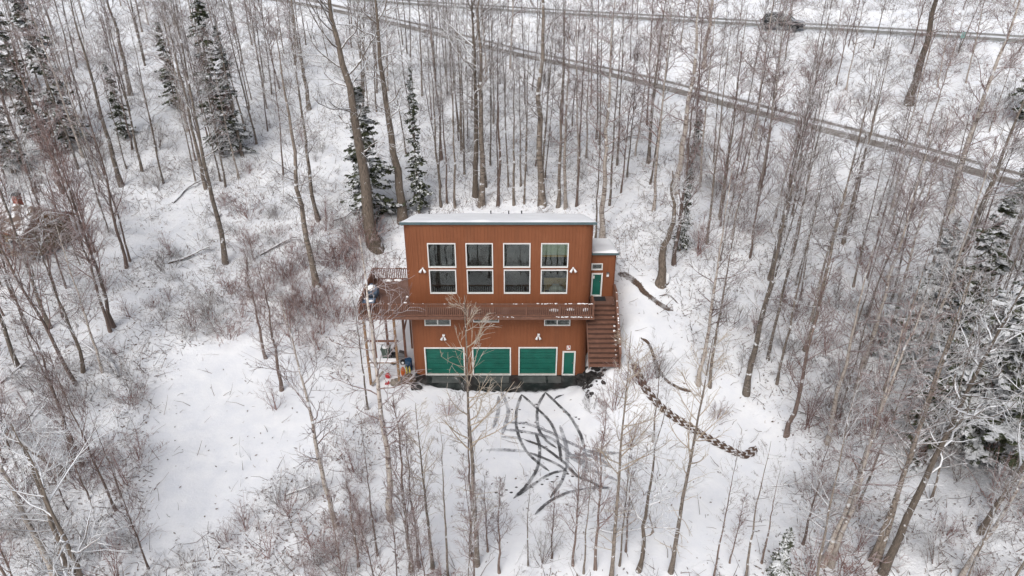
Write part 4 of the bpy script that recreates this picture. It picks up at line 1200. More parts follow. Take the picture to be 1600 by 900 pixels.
def spruce(key, seed, Ht=13, rad=1.9, mat='needle', dens=1.0, c0=.04):
    g = np.random.default_rng(seed)
    S = 10; z = np.linspace(0, Ht, S); P = np.stack([g.normal(0, .02, S), g.normal(0, .02, S), z], 1)[None]; P[0, 0, :2] = 0
    rr = Ht * .012 * (1 - .93 * z / Ht); trunk = tubes(P, rr[None], 7)
    Pb = np.array([[[0, 0, -1.0], [0, 0, -.3], [0, 0, .02]]]); Rb = np.array([[rr[0] * 1.15, rr[0] * 1.1, rr[0]]]); trunk = cat([trunk, tubes(Pb, Rb, 7)])
    nb = int(Ht * 15 * dens)
    tt = np.sort(c0 + (1 - c0) * g.random(nb) ** .92 * .985)
    hz_ = tt * Ht
    a = g.uniform(0, 2 * PI, nb); L = rad * (1.03 - tt) ** .75 * g.uniform(.55, 1.12, nb) * (1 + .25 * np.sin(hz_ * 2.1 + a))
    L = np.maximum(L, .12)
    d = np.stack([np.cos(a), np.sin(a), np.where(tt > .8, .35, -.15) + 0 * a], 1)
    st_ = np.stack([np.zeros(nb), np.zeros(nb), hz_], 1)
    Bp = [st_]; dd = unit(d)
    for k in range(4):
        Bp.append(Bp[-1] + dd * (L / 4)[:, None]); dd = unit(dd + np.array([0, 0, -.10 if k < 2 else .10]) + g.normal(0, .05, dd.shape))
    Bp = np.stack(Bp, 1); Rr = (.012 + L * .006)[:, None] * np.linspace(1, .35, 5)[None]
    br = tubes(Bp, Rr, 3)
    # needle sprays: flat drooping fans along both sides of each branch
    K = 12
    t2 = np.broadcast_to(np.linspace(.12, 1.0, K)[None], (nb, K)) + g.uniform(-.03, .03, (nb, K)); t2 = np.clip(t2, .05, 1)
    p, tan, _, _ = sample(Bp, t2)
    side = unit(np.cross(tan, np.array([0, 0, 1.])))
    V = []; F = []
    base_n = 0
    for s_ in (-1, 1):
        for lay in range(2):
            ln = (.16 + .30 * (1.05 - t2) * np.minimum(L, 1.6)[:, None])[..., None] * g.uniform(.6, 1.25, (nb, K, 1))
            dirn = unit(tan * g.uniform(.5, 1.0, (nb, K, 1)) + side * s_ * g.uniform(.5, 1.0, (nb, K, 1)) + np.array([0, 0, -1.]) * g.uniform(.05, .75, (nb, K, 1)))
            wv = unit(np.cross(dirn, np.array([0, 0, 1.]) + g.normal(0, .45, dirn.shape))) * (.07 + .11 * g.random((nb, K, 1)))
            p0 = p - dirn * .03
            q = np.stack([p0, p0 + dirn * ln * .5 + wv, p0 + dirn * ln, p0 + dirn * ln * .5 - wv], 2).reshape(-1, 3)
            V.append(q)
    Vn = np.concatenate(V); Fn = np.arange(len(Vn)).reshape(-1, 4)
    Vc, Fc = cat([br, (Vn, Fn)])
    PROTO[key] = dict(trunk=fast_mesh('trunk', *trunk, M['bark_dark']), crown=fast_mesh('crown', Vc, Fc, M[mat], smooth_=False), H=Ht, r=rr[0])
for i in range(4):
    bare_tree('aspen%d' % i, 16, .125, 20 + i, c0=.32, limbs=25, ang=56, ll=.165, up=.07, subs=5, twigs=4, bark_m='bark_aspen', twig_m='twig_brown', shape='round', dead=10)
for i in range(3):
    bare_tree('birch%d' % i, 14, .12, 40 + i, c0=.28, limbs=24, ang=58, ll=.175, up=.04, wob=.13, subs=6, twigs=4, bark_m='bark_birch', twig_m='twig_red', shape='round', crook=.02, tw=.0095, dead=8)
for i in range(3):
    bare_tree('cotton%d' % i, 20, .42, 60 + i, c0=.45, limbs=16, ang=52, ll=.18, up=.08, wob=.16, subs=6, twigs=5, bark_m='bark_dark', twig_m='twig_snowy', shape='round', crook=.035, big=9, tw=.010)
for i in range(3):
    bare_tree('red%d' % i, 11, .085, 80 + i, c0=.24, limbs=22, ang=36, ll=.22, up=.10, subs=6, twigs=4, bark_m='bark_red', twig_m='twig_red', shape='vase', crook=.02, dead=4)
for i in range(3):
    bare_tree('pole%d' % i, 13, .075, 100 + i, c0=.40, limbs=18, ang=55, ll=.13, up=.09, subs=4, twigs=3, bark_m='bark_red' if i == 1 else 'bark_aspen', twig_m='twig_brown', shape='round', dead=9)
for i in range(2):
    bare_tree('tan%d' % i, 14, .14, 120 + i, c0=.46, limbs=24, ang=46, ll=.30, up=.10, subs=4, twigs=3, bark_m='bark_aspen', twig_m='twig_tan', shape='cone', dead=16, tw=.008)
for i in range(2):
    bare_tree('crooked%d' % i, 9, .13, 140 + i, c0=.16, limbs=14, ang=60, ll=.36, up=.10, wob=.17, subs=7, twigs=4, bark_m='bark_dark', twig_m='twig_snowy', shape='round', crook=.05, dead=4)
multi_stem('alder0', 1, 8, 4.2, .035, 'twig_rust', .42, 8, 4)
multi_stem('alder1', 2, 10, 3.4, .028, 'twig_brown', .55, 8, 4)
multi_stem('shrub0', 3, 13, 1.9, .016, 'twig_rust', .6, 6, 3)
multi_stem('shrub1', 4, 12, 1.6, .014, 'twig_brown', .7, 6, 3)
multi_stem('shrub2', 5, 9, 2.4, .020, 'twig_snowy', .75, 7, 3)
spruce('spruce0', 11, 15, 1.5, dens=.8); spruce('spruce1', 12, 12, 2.0, 'needle2'); spruce('spruce2', 13, 9, 1.9); spruce('spruce3', 14, 5, 1.3, 'needle2', 1.3)
NAMES = dict(aspen='aspen_tree', birch='birch_tree', cotton='cottonwood_tree', red='alder_tree', pole='young_aspen', tan='aspen_tree', crooked='willow_tree', alder='alder_shrub', shrub='bare_shrub', spruce='spruce_tree')
CATS = dict(aspen='tree', birch='tree', cotton='tree', red='tree', pole='tree', tan='tree', crooked='tree', alder='shrub', shrub='shrub', spruce='spruce')
BASES = []
LEANS = [.015]
STAND = []
def fam(key): return key.rstrip('0123456789')
def plant(key, x, y, Hh, label, group=None, r=None, lean=None, crown=1.0, z=None, rz=None):
    p = PROTO[key]
    s = Hh / p['H']
    z = float(hz(x, y)) if z is None else z
    e = empty(NAMES[fam(key)], (x, y, z), 0, label, CATS[fam(key)], group)
    sc = s * crown
    rz = random.uniform(0, 2 * PI) if rz is None else rz
    e.rotation_euler = (random.gauss(0, LEANS[0]), random.gauss(0, LEANS[0]), rz)
    if lean:   # (direction angle, degrees)
        e.rotation_euler = (Matrix.Rotation(R(lean[1]), 3, Vector((-math.sin(lean[0]), math.cos(lean[0]), 0))) @ Matrix.Rotation(rz, 3, 'Z')).to_euler()
    t_ = put(bpy.data.objects.new(p['trunk'].name.split('.')[0], p['trunk']), e)
    k = s * .82 if r is None else .88 * r / p['r']
    t_.scale = (k, k, s)
    c = put(bpy.data.objects.new(p['crown'].name.split('.')[0], p['crown']), e); c.scale = (sc, sc, s)
    BASES.append((x, y))
    return e
def T(px, py, key, Hh, label, th=None, lean=None, group=None, crown=1.0):
    x, y, z, t = ground(px, py)
    r = None if th is None else .5 * th * (t * .97) / FOC
    return plant(key, x, y, Hh, label, group, r, lean, crown)
W_, E_, N_, S_ = PI, 0.0, PI / 2, -PI / 2
# --- trees that can be told apart in the photograph: base pixel, kind, height, label, trunk width in pixels
TT = [
 (190, 291, 'aspen0', 17, 'tall grey aspen on the upper hillside with a clean trunk foot in open snow', 9),
 (222, 268, 'pole0', 13, 'thin dark aspen just uphill of the clean grey aspen', 5),
 (204, 149, 'aspen1', 15, 'pale grey aspen whose foot stands above the small dark spruce', 8),
 (245, 237, 'pole1', 9, 'slender reddish sapling between the small spruce and the tall spruce', 3),
 (98, 300, 'red0', 13, 'reddish alder uphill of the log cabin, thickest of its clump', 8),
 (55, 302, 'red1', 13, 'reddish brown alder right above the cabin chimney', 8),
 (322, 295, 'aspen2', 15, 'grey aspen left of the tall narrow spruce foot', 7),
 (378, 243, 'pole2', 13, 'slim aspen right beside the foot of the tall narrow spruce', 5),
 (343, 215, 'birch0', 15, 'pale birch in front of the tall narrow spruce', 7),
 (352, 411, 'aspen3', 18, 'straight grey aspen standing alone among fallen brush on the west slope', 10),
 (198, 419, 'red2', 14, 'reddish slender tree east of the cabin with a bare lower stem', 6),
 (203, 408, 'pole1', 11, 'thin stem beside the reddish slender tree east of the cabin', 4),
 (177, 510, 'red0', 15, 'reddish tree, upper one of the pair below the cabin', 7),
 (172, 518, 'red1', 14, 'reddish tree, lower one of the pair below the cabin', 6),
 (78, 512, 'aspen0', 16, 'pale aspen in front of the cabin with its foot at the brush', 7),
 (28, 574, 'aspen1', 14, 'grey aspen at the western edge above the fallen dark trunk', 8),
 (118, 600, 'red2', 15, 'long reddish tree leaning over the tangled brush west of the clearing', 7),
 (160, 582, 'birch1', 11, 'light crooked birch at the edge of the clearing below the bent shrub', 5),
 (129, 728, 'red0', 10, 'mossy multi-stemmed alder, upright stem of the clump', 8),
 (120, 724, 'pole0', 10, 'grey stem leaning out of the mossy alder clump', 6),
 (86, 904, 'birch2', 13, 'pale birch in the lower west corner with drooping twigs', 11),
 (122, 902, 'crooked0', 9, 'dark gnarled willow at the lower west corner beside the pale birch', 12),
 (181, 798, 'red1', 10, 'reddish young tree on the west rim of the snowy clearing', 5),
 (232, 889, 'red2', 7, 'reddish sapling leaning over the lower end of the clearing', 4),
 (189, 778, 'pole1', 6, 'short thin sapling beside the reddish young tree', 3),
 (586, 385, 'cotton0', 22, 'massive furrowed cottonwood behind the deck, thickest trunk on the slope', 24),
 (629, 345, 'cotton1', 20, 'big crooked cottonwood with snowy limbs by the west corner of the roof', 17),
 (483, 171, 'aspen2', 15, 'reddish grey aspen above the bent snowy limb', 8),
 (495, 446, 'aspen1', 18, 'grey aspen with a thick foot west of the deck', 12),
 (497, 344, 'aspen3', 16, 'grey aspen standing just uphill of the thick-footed one west of the deck', 8),
 (743, 306, 'cotton2', 19, 'dark rough trunk, left of the close pair behind the roof', 11),
 (752, 322, 'aspen0', 20, 'light grey trunk, right of the close pair behind the roof', 12),
 (778, 322, 'pole1', 14, 'thin reddish trunk with a swollen foot behind the roof', 6),
 (847, 322, 'aspen1', 21, 'thick straight grey aspen rising behind the middle of the roof', 14),
 (872, 324, 'aspen2', 16, 'pale aspen just right of the thickest trunk behind the roof', 7),
 (884, 326, 'birch0', 15, 'pale birch with twiggy crown behind the roof near its east end', 7),
 (901, 322, 'pole1', 14, 'narrow reddish stem behind the east end of the roof', 5),
 (803, 320, 'pole2', 13, 'thin straight stem behind the roof midway between the thick trunks', 5),
 (819, 318, 'pole0', 12, 'thinnest straight stem behind the middle of the roof', 4),
 (689, 322, 'pole0', 13, 'slim grey stem behind the west end of the roof, first of a close row', 5),
 (698, 318, 'pole1', 12, 'reddish stem behind the west end of the roof, in the close row', 4),
 (711, 324, 'pole2', 13, 'grey stem behind the west end of the roof, last of the close row', 5),
 (941, 376, 'birch1', 17, 'brown-barked birch with reddish crown behind the entry annex', 11),
 (930, 377, 'pole2', 12, 'thin pale stem right beside the birch behind the entry annex', 4),
 (1013, 254, 'aspen3', 15, 'dark aspen in the open snow between house and lower road', 7),
 (1021, 330, 'birch2', 17, 'white thin birch between the dark aspen and the gnarled tree', 6),
 (1032, 443, 'crooked1', 8, 'gnarled dark tree with spreading snowy limbs beside a stump', 17),
 (1053, 414, 'red1', 13, 'rough brown tree beside the snowy little spruce', 8),
 (1056, 300, 'birch0', 18, 'brown birch with dense reddish twigs crossing the lower road', 12),
 (1100, 105, 'birch1', 15, 'brown twiggy tree standing between the two roads near the car', 8),
 (1125, 341, 'aspen2', 15, 'pale thin aspen uphill of the open side path', 6),
 (1166, 616, 'aspen0', 15, 'pale thick-footed aspen standing at the east edge of the side path', 12),
 (1091, 601, 'birch2', 14, 'tan birch at the bend of the bare soil rut', 8),
 (1109, 605, 'aspen3', 12, 'thinner brown tree right beside the tan birch at the soil rut', 6),
 (1420, 165, 'cotton1', 15, 'thick dark trunk between the two roads, east of the car', 15),
 (1483, 335, 'birch0', 17, 'brown trunk below the lower road where its snow bank is widest', 12),
 (1318, 381, 'aspen1', 14, 'pale stem with a brown foot amid the dense eastern stand', 7),
 (1200, 562, 'aspen2', 17, 'dark narrow aspen on the snow just east of the thick-footed pale one', 6),
 (1214, 600, 'pole2', 14, 'slim aspen downhill of the dark narrow aspen', 5),
 (1258, 547, 'aspen3', 17, 'grey aspen with a bent foot in the eastern stand', 8),
 (1337, 612, 'birch1', 15, 'forked tan birch in the eastern stand', 9),
 (1432, 596, 'birch2', 15, 'white-barked birch in front of the snow-laden spruces', 8),
 (1487, 452, 'aspen0', 16, 'tan aspen with a clean trunk left of the upper snowy spruce', 11),
 (1541, 460, 'pole0', 14, 'grey stem, left of the twin stems beside the far snowy spruce', 7),
 (1556, 461, 'pole1', 14, 'grey stem, right of the twin stems beside the far snowy spruce', 7),
 (1286, 882, 'birch0', 14, 'brown birch, left of the pair at the foot of the east slope', 12),
 (1299, 884, 'birch1', 13, 'speckled birch, right of the pair at the foot of the east slope', 11),
 (1362, 874, 'aspen1', 15, 'dark aspen, left of the two close parallel trunks on the lower east slope', 10),
 (1370, 880, 'aspen3', 15, 'brown aspen, right of the two close parallel trunks on the lower east slope', 10),
 (1380, 893, 'cotton2', 15, 'thick brown tree leaning east at the bottom of the slope', 15),
 (1345, 737, 'aspen2', 13, 'pale aspen with a whitish foot in an opening of the east slope', 9),
 (1292, 692, 'birch2', 12, 'short thick birch with snow clinging to its west side', 10),
 (1229, 681, 'red0', 11, 'rough alder clump foot at the eastern edge of the driveway', 9),
 (1532, 832, 'crooked1', 12, 'dark forked tree with long snowy limbs at the lower east side', 10),
 (1500, 905, 'birch1', 12, 'light birch leaning at the lower east corner', 9),
 (745, 883, 'tan0', 14.4, 'light tan aspen whose fanned crown stands in front of the middle garage door', 10),
 (735, 869, 'pole1', 10, 'thin dark tree close beside the light tan aspen', 6),
 (676, 888, 'tan1', 9.5, 'olive young tree with upswept twigs west of the light tan aspen', 7),
 (642, 892, 'red1', 10, 'brown alder rising from the thicket below the west garage door', 8),
 (655, 886, 'red2', 8, 'reddish alder in the thicket beside the olive young tree', 6),
 (612, 812, 'birch2', 15.5, 'pinkish birch with snow on its bark reaching up past the deck corner', 13),
 (525, 822, 'birch0', 13, 'white-footed birch with a forked trunk between clearing and garage', 10),
 (998, 892, 'crooked0', 9.5, 'dark tree forking into a broad crown below the churned rut', 9),
 (1048, 894, 'tan1', 13, 'slender tan aspen crossing the churned rut', 9),
 (955, 905, 'tan0', 13.5, 'slender tan aspen whose tip reaches the wooden stair', 8),
 (930, 890, 'red0', 9.5, 'dark reddish tree at the end of the tyre tracks', 6),
 (895, 884, 'red1', 7.5, 'small reddish tree below the crossing tyre tracks', 5),
 (780, 895, 'red2', 6, 'small bush-like alder at the lower rim of the parking snow', 5),
 (1165, 905, 'pole0', 8, 'thin grey sapling at the lower end of the driveway', 5),
 (1115, 905, 'pole1', 8, 'thin bent sapling in the driveway snow east of the slender tan aspens', 4),
 (700, 905, 'pole2', 9, 'thin sapling at the bottom between the olive young tree and the tan aspen', 5),
 (862, 872, 'red0', 5, 'small reddish sapling just left of the small reddish tree below the tracks', 4),
 (912, 896, 'pole0', 7, 'thin stem left of the dark reddish tree at the end of the tracks', 4),
 (968, 884, 'pole2', 7.5, 'thin grey stem beside the slender tan aspen reaching the stair', 4),
 (978, 862, 'red1', 6, 'reddish sapling between the tan aspen and the dark forking tree', 4),
 (762, 862, 'red2', 5, 'small reddish sapling right of the light tan aspen', 4),
 (590, 868, 'pole1', 8, 'thin stem between the pinkish birch and the forked birch', 4),
 (560, 885, 'red0', 6, 'reddish sapling on the rim below the forked white-footed birch', 5),
 (1190, 880, 'pole1', 6, 'wispy sapling on the lower driveway snow near its east rim', 4),
 (1140, 880, 'red1', 4.5, 'little reddish sapling in the lower driveway snow', 3),
 (1255, 850, 'red2', 7, 'reddish sapling left of the birch pair', 5),
 (825, 884, 'pole0', 6, 'wispy grey sapling below the parking snow', 3),
 (575, 640, 'pole2', 9, 'thin grey sapling left of the pinkish birch near the deck posts', 4),
 (440, 610, 'red1', 9, 'reddish tree standing at the upper east rim of the clearing', 7),
 (415, 560, 'red0', 8, 'rusty young tree on the bank above the clearing', 6),
 (1020, 690, 'pole2', 6, 'thin sapling between the churned rut and the tyre tracks', 4),
 (690, 250, 'pole1', 14, 'thin reddish stem uphill behind the west end of the roof', 5),
 (722, 235, 'aspen3', 15, 'thin grey aspen uphill behind the west end of the roof', 6),
]
LEAN = {'massive furrowed': (PI, 4.5), 'thick brown': (0, 5), 'brown birch,': (0, 3), 'dark forked': (0, 8), 'light birch': (0, 6), 'long reddish': (PI, 6), 'white-footed birch': (PI, 3), 'big crooked': (PI, 1.5)}
for (px, py, key, Hh, lab, th) in TT:
    T(px, py, key, Hh, lab, th, LEAN.get(lab.split()[0] + ' ' + lab.split()[1]))
# leaning and fallen trunks
x, y, z, t_ = ground(103, 742)
plant('crooked1', x, y, 11, 'dark trunk leaning steeply west over the lower west corner', None, .5 * 13 * t_ / FOC, (PI * .98, 38), .6)
# --- spruces
for (px, py, key, Hh, lab, cr) in [
 (348, 246, 'spruce0', 17, 'tall narrow spruce patched with snow on the upper hillside', 1.0),
 (375, 238, 'spruce1', 11, 'thinner open spruce beside the tall narrow one', .8),
 (108, 235, 'spruce1', 16, 'broad open spruce half hidden by bare trees on the upper west hillside', .9),
 (62, 225, 'spruce0', 15, 'dark spruce behind the broad open one', .95),
 (20, 270, 'spruce0', 14, 'dark spruce at the west edge above the cabin', 1.2),
 (5, 150, 'spruce1', 14, 'far spruce at the upper west edge', 1.1),
 (196, 216, 'spruce2', 7, 'small dark spruce alone on the upper hillside', .75),
 (586, 345, 'spruce2', 11, 'dark spruce right behind the massive cottonwood', 1.15),
 (566, 320, 'spruce1', 9, 'lower spruce peeking out left of the massive cottonwood', .9),
 (655, 333, 'spruce0', 12, 'narrow dark spruce behind the crooked cottonwood at the roof corner', .95),
 (275, 165, 'spruce2', 8, 'faint small spruce uphill between pale birches', .8),
 (1062, 392, 'spruce1', 7, 'small spruce heavy with snow east of the entry annex', .62),
 (1085, 245, 'spruce3', 4, 'tiny spruce behind the brown birch in the eastern stand', .8),
 (1415, 570, 'spruce1', 9.5, 'snow-laden spruce, upper left of the eastern group', 1.3),
 (1500, 520, 'spruce2', 9, 'snow-laden spruce highest in the eastern group', 1.25),
 (1515, 690, 'spruce1', 12, 'broad snow-laden spruce in the middle of the eastern group', 1.35),
 (1455, 700, 'spruce2', 9, 'dark spruce at the front of the eastern group', 1.15),
 (1580, 730, 'spruce0', 13, 'dark spruce at the east edge of the group', 1.7),
 (1575, 590, 'spruce2', 8, 'snowy spruce by the twin grey stems', 1.1),
 (1600, 190, 'spruce2', 8, 'dark spruce at the east edge between the roads', 1.1),
 (1215, 905, 'spruce3', 3.2, 'small snowy spruce at the bottom of the driveway', .8),
 (1590, 320, 'spruce3', 4, 'small spruce beside the lower road at the east edge', 1.0)]:
    T(px, py, key, Hh, lab, None, crown=cr)
LEANS[0] = .045
# --- the rest of the forest, stand by stand
def dist_line(x, y, line):
    return float(poly_near(np.array([x]), np.array([y]), line)[0][0])
def free(x, y, dmin, road=True):
    if -11 < x < 7.2 and 32.5 < y < 45: return False
    if road and (dist_line(x, y, LOs) < 3.6 or dist_line(x, y, UPs) < 5.2): return False
    return all((x - a) ** 2 + (y - b) ** 2 > dmin * dmin for a, b in BASES)
def stand(name, poly, n_, kinds, hs_, labels, dmin=1.1, rs=None, crown=1.0):
    xs = [p[0] for p in poly]; ys = [p[1] for p in poly]
    k = tries = 0
    while k < n_ and tries < n_ * 40:
        tries += 1
        px, py = random.uniform(min(xs), max(xs)), random.uniform(min(ys), max(ys))
        if not bool(in_poly(np.array([px]), np.array([py]), poly)[0]): continue
        x, y, z, t = ground(px, py)
        if not free(x, y, dmin): continue
        if float(grid_at(WILD, x, y)) < .5: continue
        key = random.choice(kinds)
        STAND.append((plant(key, x, y, random.uniform(*hs_), labels[fam(key)], name, crown=crown * random.uniform(.85, 1.15)), fam(key)))
        k += 1
def labs(where):
    return dict(aspen='bare grey aspen ' + where, birch='bare birch with reddish twigs ' + where, red='reddish bare alder ' + where,
                pole='thin bare young aspen ' + where, crooked='gnarled snowy willow ' + where, alder='multi-stemmed bare alder shrub ' + where,
                shrub='low leafless shrub ' + where, spruce='spruce ' + where)
A4 = ['aspen0', 'aspen1', 'aspen2', 'aspen3']; B3 = ['birch0', 'birch1', 'birch2']; R3_ = ['red0', 'red1', 'red2']; P3_ = ['pole0', 'pole1', 'pole2']
stand('trees of the upper west hillside', [(-40, 0), (560, 0), (560, 150), (420, 300), (-40, 300)], 88, A4 * 2 + B3 + P3_ * 2 + R3_[:1], (12, 17), labs('in the stand on the upper west hillside'))
stand('trees around the log cabin', [(-20, 290), (160, 290), (190, 400), (130, 500), (-20, 560)], 19, R3_ * 2 + P3_, (9, 14), labs('in the reddish thicket around the log cabin'))
stand('trees behind the house', [(560, 120), (640, 60), (960, 140), (960, 325), (660, 325), (560, 250)], 62, P3_ * 2 + A4 + ['birch1'], (12, 17), labs('in the stand between the roof and the lower road'), .9)
stand('trees above the side path', [(960, 160), (1250, 235), (1250, 420), (1070, 420), (1070, 330), (960, 300)], 27, P3_ * 2 + A4 + B3 + R3_, (11, 16), labs('in the stand uphill of the side path'))
stand('trees between the two roads', [(700, 30), (1200, 60), (1620, 85), (1620, 270), (1200, 160), (900, 90)], 24, B3 + R3_ + A4 + P3_ * 2, (8, 12), labs('between the lower and the upper road'), 1.3)
stand('trees of the east slope', [(1150, 270), (1640, 370), (1640, 620), (1300, 640), (1170, 480)], 38, A4 + B3 + P3_ * 2 + R3_[:1], (10, 14.5), labs('in the dense stand on the east slope'))
stand('trees at the foot of the east slope', [(1260, 640), (1660, 640), (1660, 960), (1240, 960), (1300, 780)], 11, A4 + B3 + R3_ + P3_, (8, 13), labs('at the foot of the east slope'))
stand('thicket at the lower edge', [(570, 850), (820, 850), (820, 960), (480, 980)], 9, R3_ + P3_, (4, 8), labs('in the thicket at the lower edge below the garage'), .5)
stand('trees beyond the upper road', [(660, -60), (1640, 0), (1640, 50), (640, 0)], 9, R3_ + B3, (7, 10), labs('beyond the upper road'))
stand('trees of the lower west corner', [(-60, 480), (150, 560), (150, 980), (-60, 980)], 12, R3_ + ['birch0', 'crooked0'], (6, 11), labs('in the lower west corner'), .9)
# shrubs
SH = ['shrub0', 'shrub1', 'shrub2', 'alder0', 'alder1']
stand('shrubs west of the deck', [(380, 340), (590, 360), (570, 520), (500, 560), (380, 500)], 44, ['shrub0', 'shrub0', 'alder0', 'alder0'], (1.5, 3.2), labs('on the bank west of the deck'), .5, crown=1.2)
stand('shrubs of the west slope', [(150, 260), (560, 230), (560, 400), (330, 560), (160, 560)], 38, SH, (1.0, 2.8), labs('among fallen wood on the west slope'), .5, crown=1.2)
stand('shrubs of the lower west corner', [(-40, 520), (230, 560), (210, 900), (-40, 960)], 24, SH, (1.2, 3.4), labs('in the tangle of the lower west corner'), .5, crown=1.2)
stand('shrubs below the clearing', [(200, 800), (560, 740), (620, 930), (180, 960)], 17, ['shrub0', 'shrub1', 'alder1', 'alder0'], (1.0, 2.4), labs('between the clearing and the lower edge'), .5, crown=1.15)
stand('shrubs along the driveway rim', [(560, 620), (660, 640), (700, 930), (520, 900)], 10, ['shrub0', 'alder0'], (1.2, 2.8), labs('on the rim west of the parking snow'), .5)
stand('shrubs of the east slope', [(1080, 260), (1640, 360), (1640, 700), (1220, 700), (1060, 400)], 42, ['shrub0', 'shrub1', 'alder0', 'alder1'], (1.4, 3.8), labs('under the trees of the east slope'), .5, crown=1.2)
stand('shrubs at the foot of the east slope', [(1240, 680), (1660, 680), (1660, 960), (1200, 960)], 18, SH, (1.2, 3.2), labs('at the foot of the east slope'), .5, crown=1.2)
stand('shrubs between the roads', [(700, 30), (1620, 85), (1620, 270), (1200, 160), (900, 90)], 20, ['shrub0', 'alder0', 'shrub1'], (1.4, 3.0), labs('between the lower and the upper road'), .5, crown=1.1)
stand('shrubs behind the house', [(560, 100), (960, 140), (960, 330), (660, 330)], 14, ['shrub1', 'shrub2', 'alder1'], (1.2, 2.6), labs('on the slope behind the house'), .5)
stand('shrubs of the upper hillside', [(0, 20), (560, 20), (560, 260), (0, 280)], 26, SH, (1.4, 3.2), labs('on the upper west hillside'), .5, crown=1.1)
# say of every tree of the stands which one it is: kind, order, side, nearest landmark
MARKS = [((40, 350), 'the log cabin'), ((190, 291), 'the clean-footed grey aspen'), ((348, 243), 'the tall narrow spruce'), ((108, 235), 'the broad open spruce'),
         ((352, 411), 'the lone grey aspen'), ((586, 385), 'the massive cottonwood'), ((629, 335), 'the west roof corner'), ((780, 325), 'the middle of the roof'),
         ((905, 325), 'the east roof corner'), ((1032, 443), 'the gnarled tree by the stump'), ((1013, 254), 'the dark aspen in open snow'), ((1166, 616), 'the thick-footed pale aspen'),
         ((1226, 40), 'the car'), ((1420, 165), 'the thick dark trunk between the roads'), ((1056, 300), 'the twiggy birch crossing the lower road'), ((1320, 381), 'the brown-footed pale stem'),
         ((1487, 452), 'the clean tan aspen'), ((1515, 690), 'the broad snow-laden spruce'), ((1290, 883), 'the birch pair'), ((1366, 877), 'the two parallel trunks'),
         ((1180, 710), 'the end of the churned rut'), ((129, 728), 'the mossy alder clump'), ((86, 904), 'the pale corner birch'), ((525, 822), 'the forked white-footed birch'),
         ((745, 883), 'the fanned tan aspen'), ((1495, 66), 'the small road sign'), ((565, 480), 'the west deck corner'), ((320, 640), 'the snowy clearing'),
         ((483, 171), 'the bent snowy limb tree'), ((642, 892), 'the lower thicket'), ((1532, 832), 'the dark forked tree'), ((1000, 125), 'the middle of the lower road'),
         ((1600, 285), 'the east end of the lower road'), ((1420, 560), 'the white-barked birch'), ((0, 600), 'the leaning dark trunk'), ((735, 150), 'the close trunk pair')]
ORD = ['nearest', 'second', 'third', 'fourth', 'fifth', 'sixth', 'seventh', 'eighth', 'ninth', 'tenth', 'eleventh', 'twelfth', 'thirteenth', 'fourteenth', 'fifteenth', 'sixteenth', 'seventeenth', 'eighteenth', 'nineteenth', 'twentieth']
ADJ = dict(aspen='bare grey aspen', birch='reddish-twigged bare birch', red='reddish bare alder', pole='slender bare young aspen', crooked='gnarled snowy willow', alder='tall leafless shrub', shrub='low leafless shrub')
bins = {}
for e, f_ in STAND:
    px, py, _d = [float(v) for v in project(e.location.x, e.location.y, e.location.z)]
    (mx_, my_), nm_ = min(MARKS, key=lambda m: (m[0][0] - px) ** 2 + ((m[0][1] - py) * 1.3) ** 2)
    dx_, dy_ = px - mx_, py - my_
    side_ = ('right of' if dx_ > 0 else 'left of') if abs(dx_) > abs(dy_) else ('below' if dy_ > 0 else 'above')
    bins.setdefault((ADJ[f_], side_, nm_), []).append((dx_ * dx_ + dy_ * dy_, e.name, e))
for (ad_, side_, nm_), L_ in bins.items():
    L_.sort()
    for k, (_a, _b, e) in enumerate(L_):
        e['label'] = ('%s %s %s %s' % (ORD[min(k, 19)], ad_, side_, nm_)) if len(L_) > 1 else '%s %s %s' % (ad_, side_, nm_)
# shrubs that stand apart
BASE_SH = [(1000, 600, 'shrub0', 3.0, 'bare reddish shrub on the bank in front of the wooden stair'), (960, 640, 'alder0', 3.4, 'slender-stemmed bare shrub on the bank below the stair'),
           (925, 640, 'shrub1', 2.0, 'low brown shrub at the east end of the bare wet strip'), (1030, 590, 'alder1', 3.4, 'thin bare shrub between the two soil ruts'),
           (985, 700, 'alder0', 2.6, 'bare reddish shrub beside the churned rut'), (845, 880, 'alder1', 2.8, 'many-stemmed shrub below the parking snow'),
           (1120, 655, 'shrub0', 1.6, 'small shrub on the snow above the churned rut'), (320, 500, 'alder1', 2.8, 'grey shrub at the upper rim of the clearing'),
           (205, 590, 'shrub2', 3.0, 'bent shrub with snow-laden arching stems'), (430, 640, 'alder0', 2.4, 'bare shrub at the east rim of the clearing'),
           (1240, 500, 'shrub0', 3.0, 'dense purple-brown shrub beside the eastern stand'), (700, 650, 'shrub0', 1.6, 'sparse shrub on the snow before the west garage door')]
for (px, py, key, Hh, lab) in BASE_SH: T(px, py, key, Hh, lab)

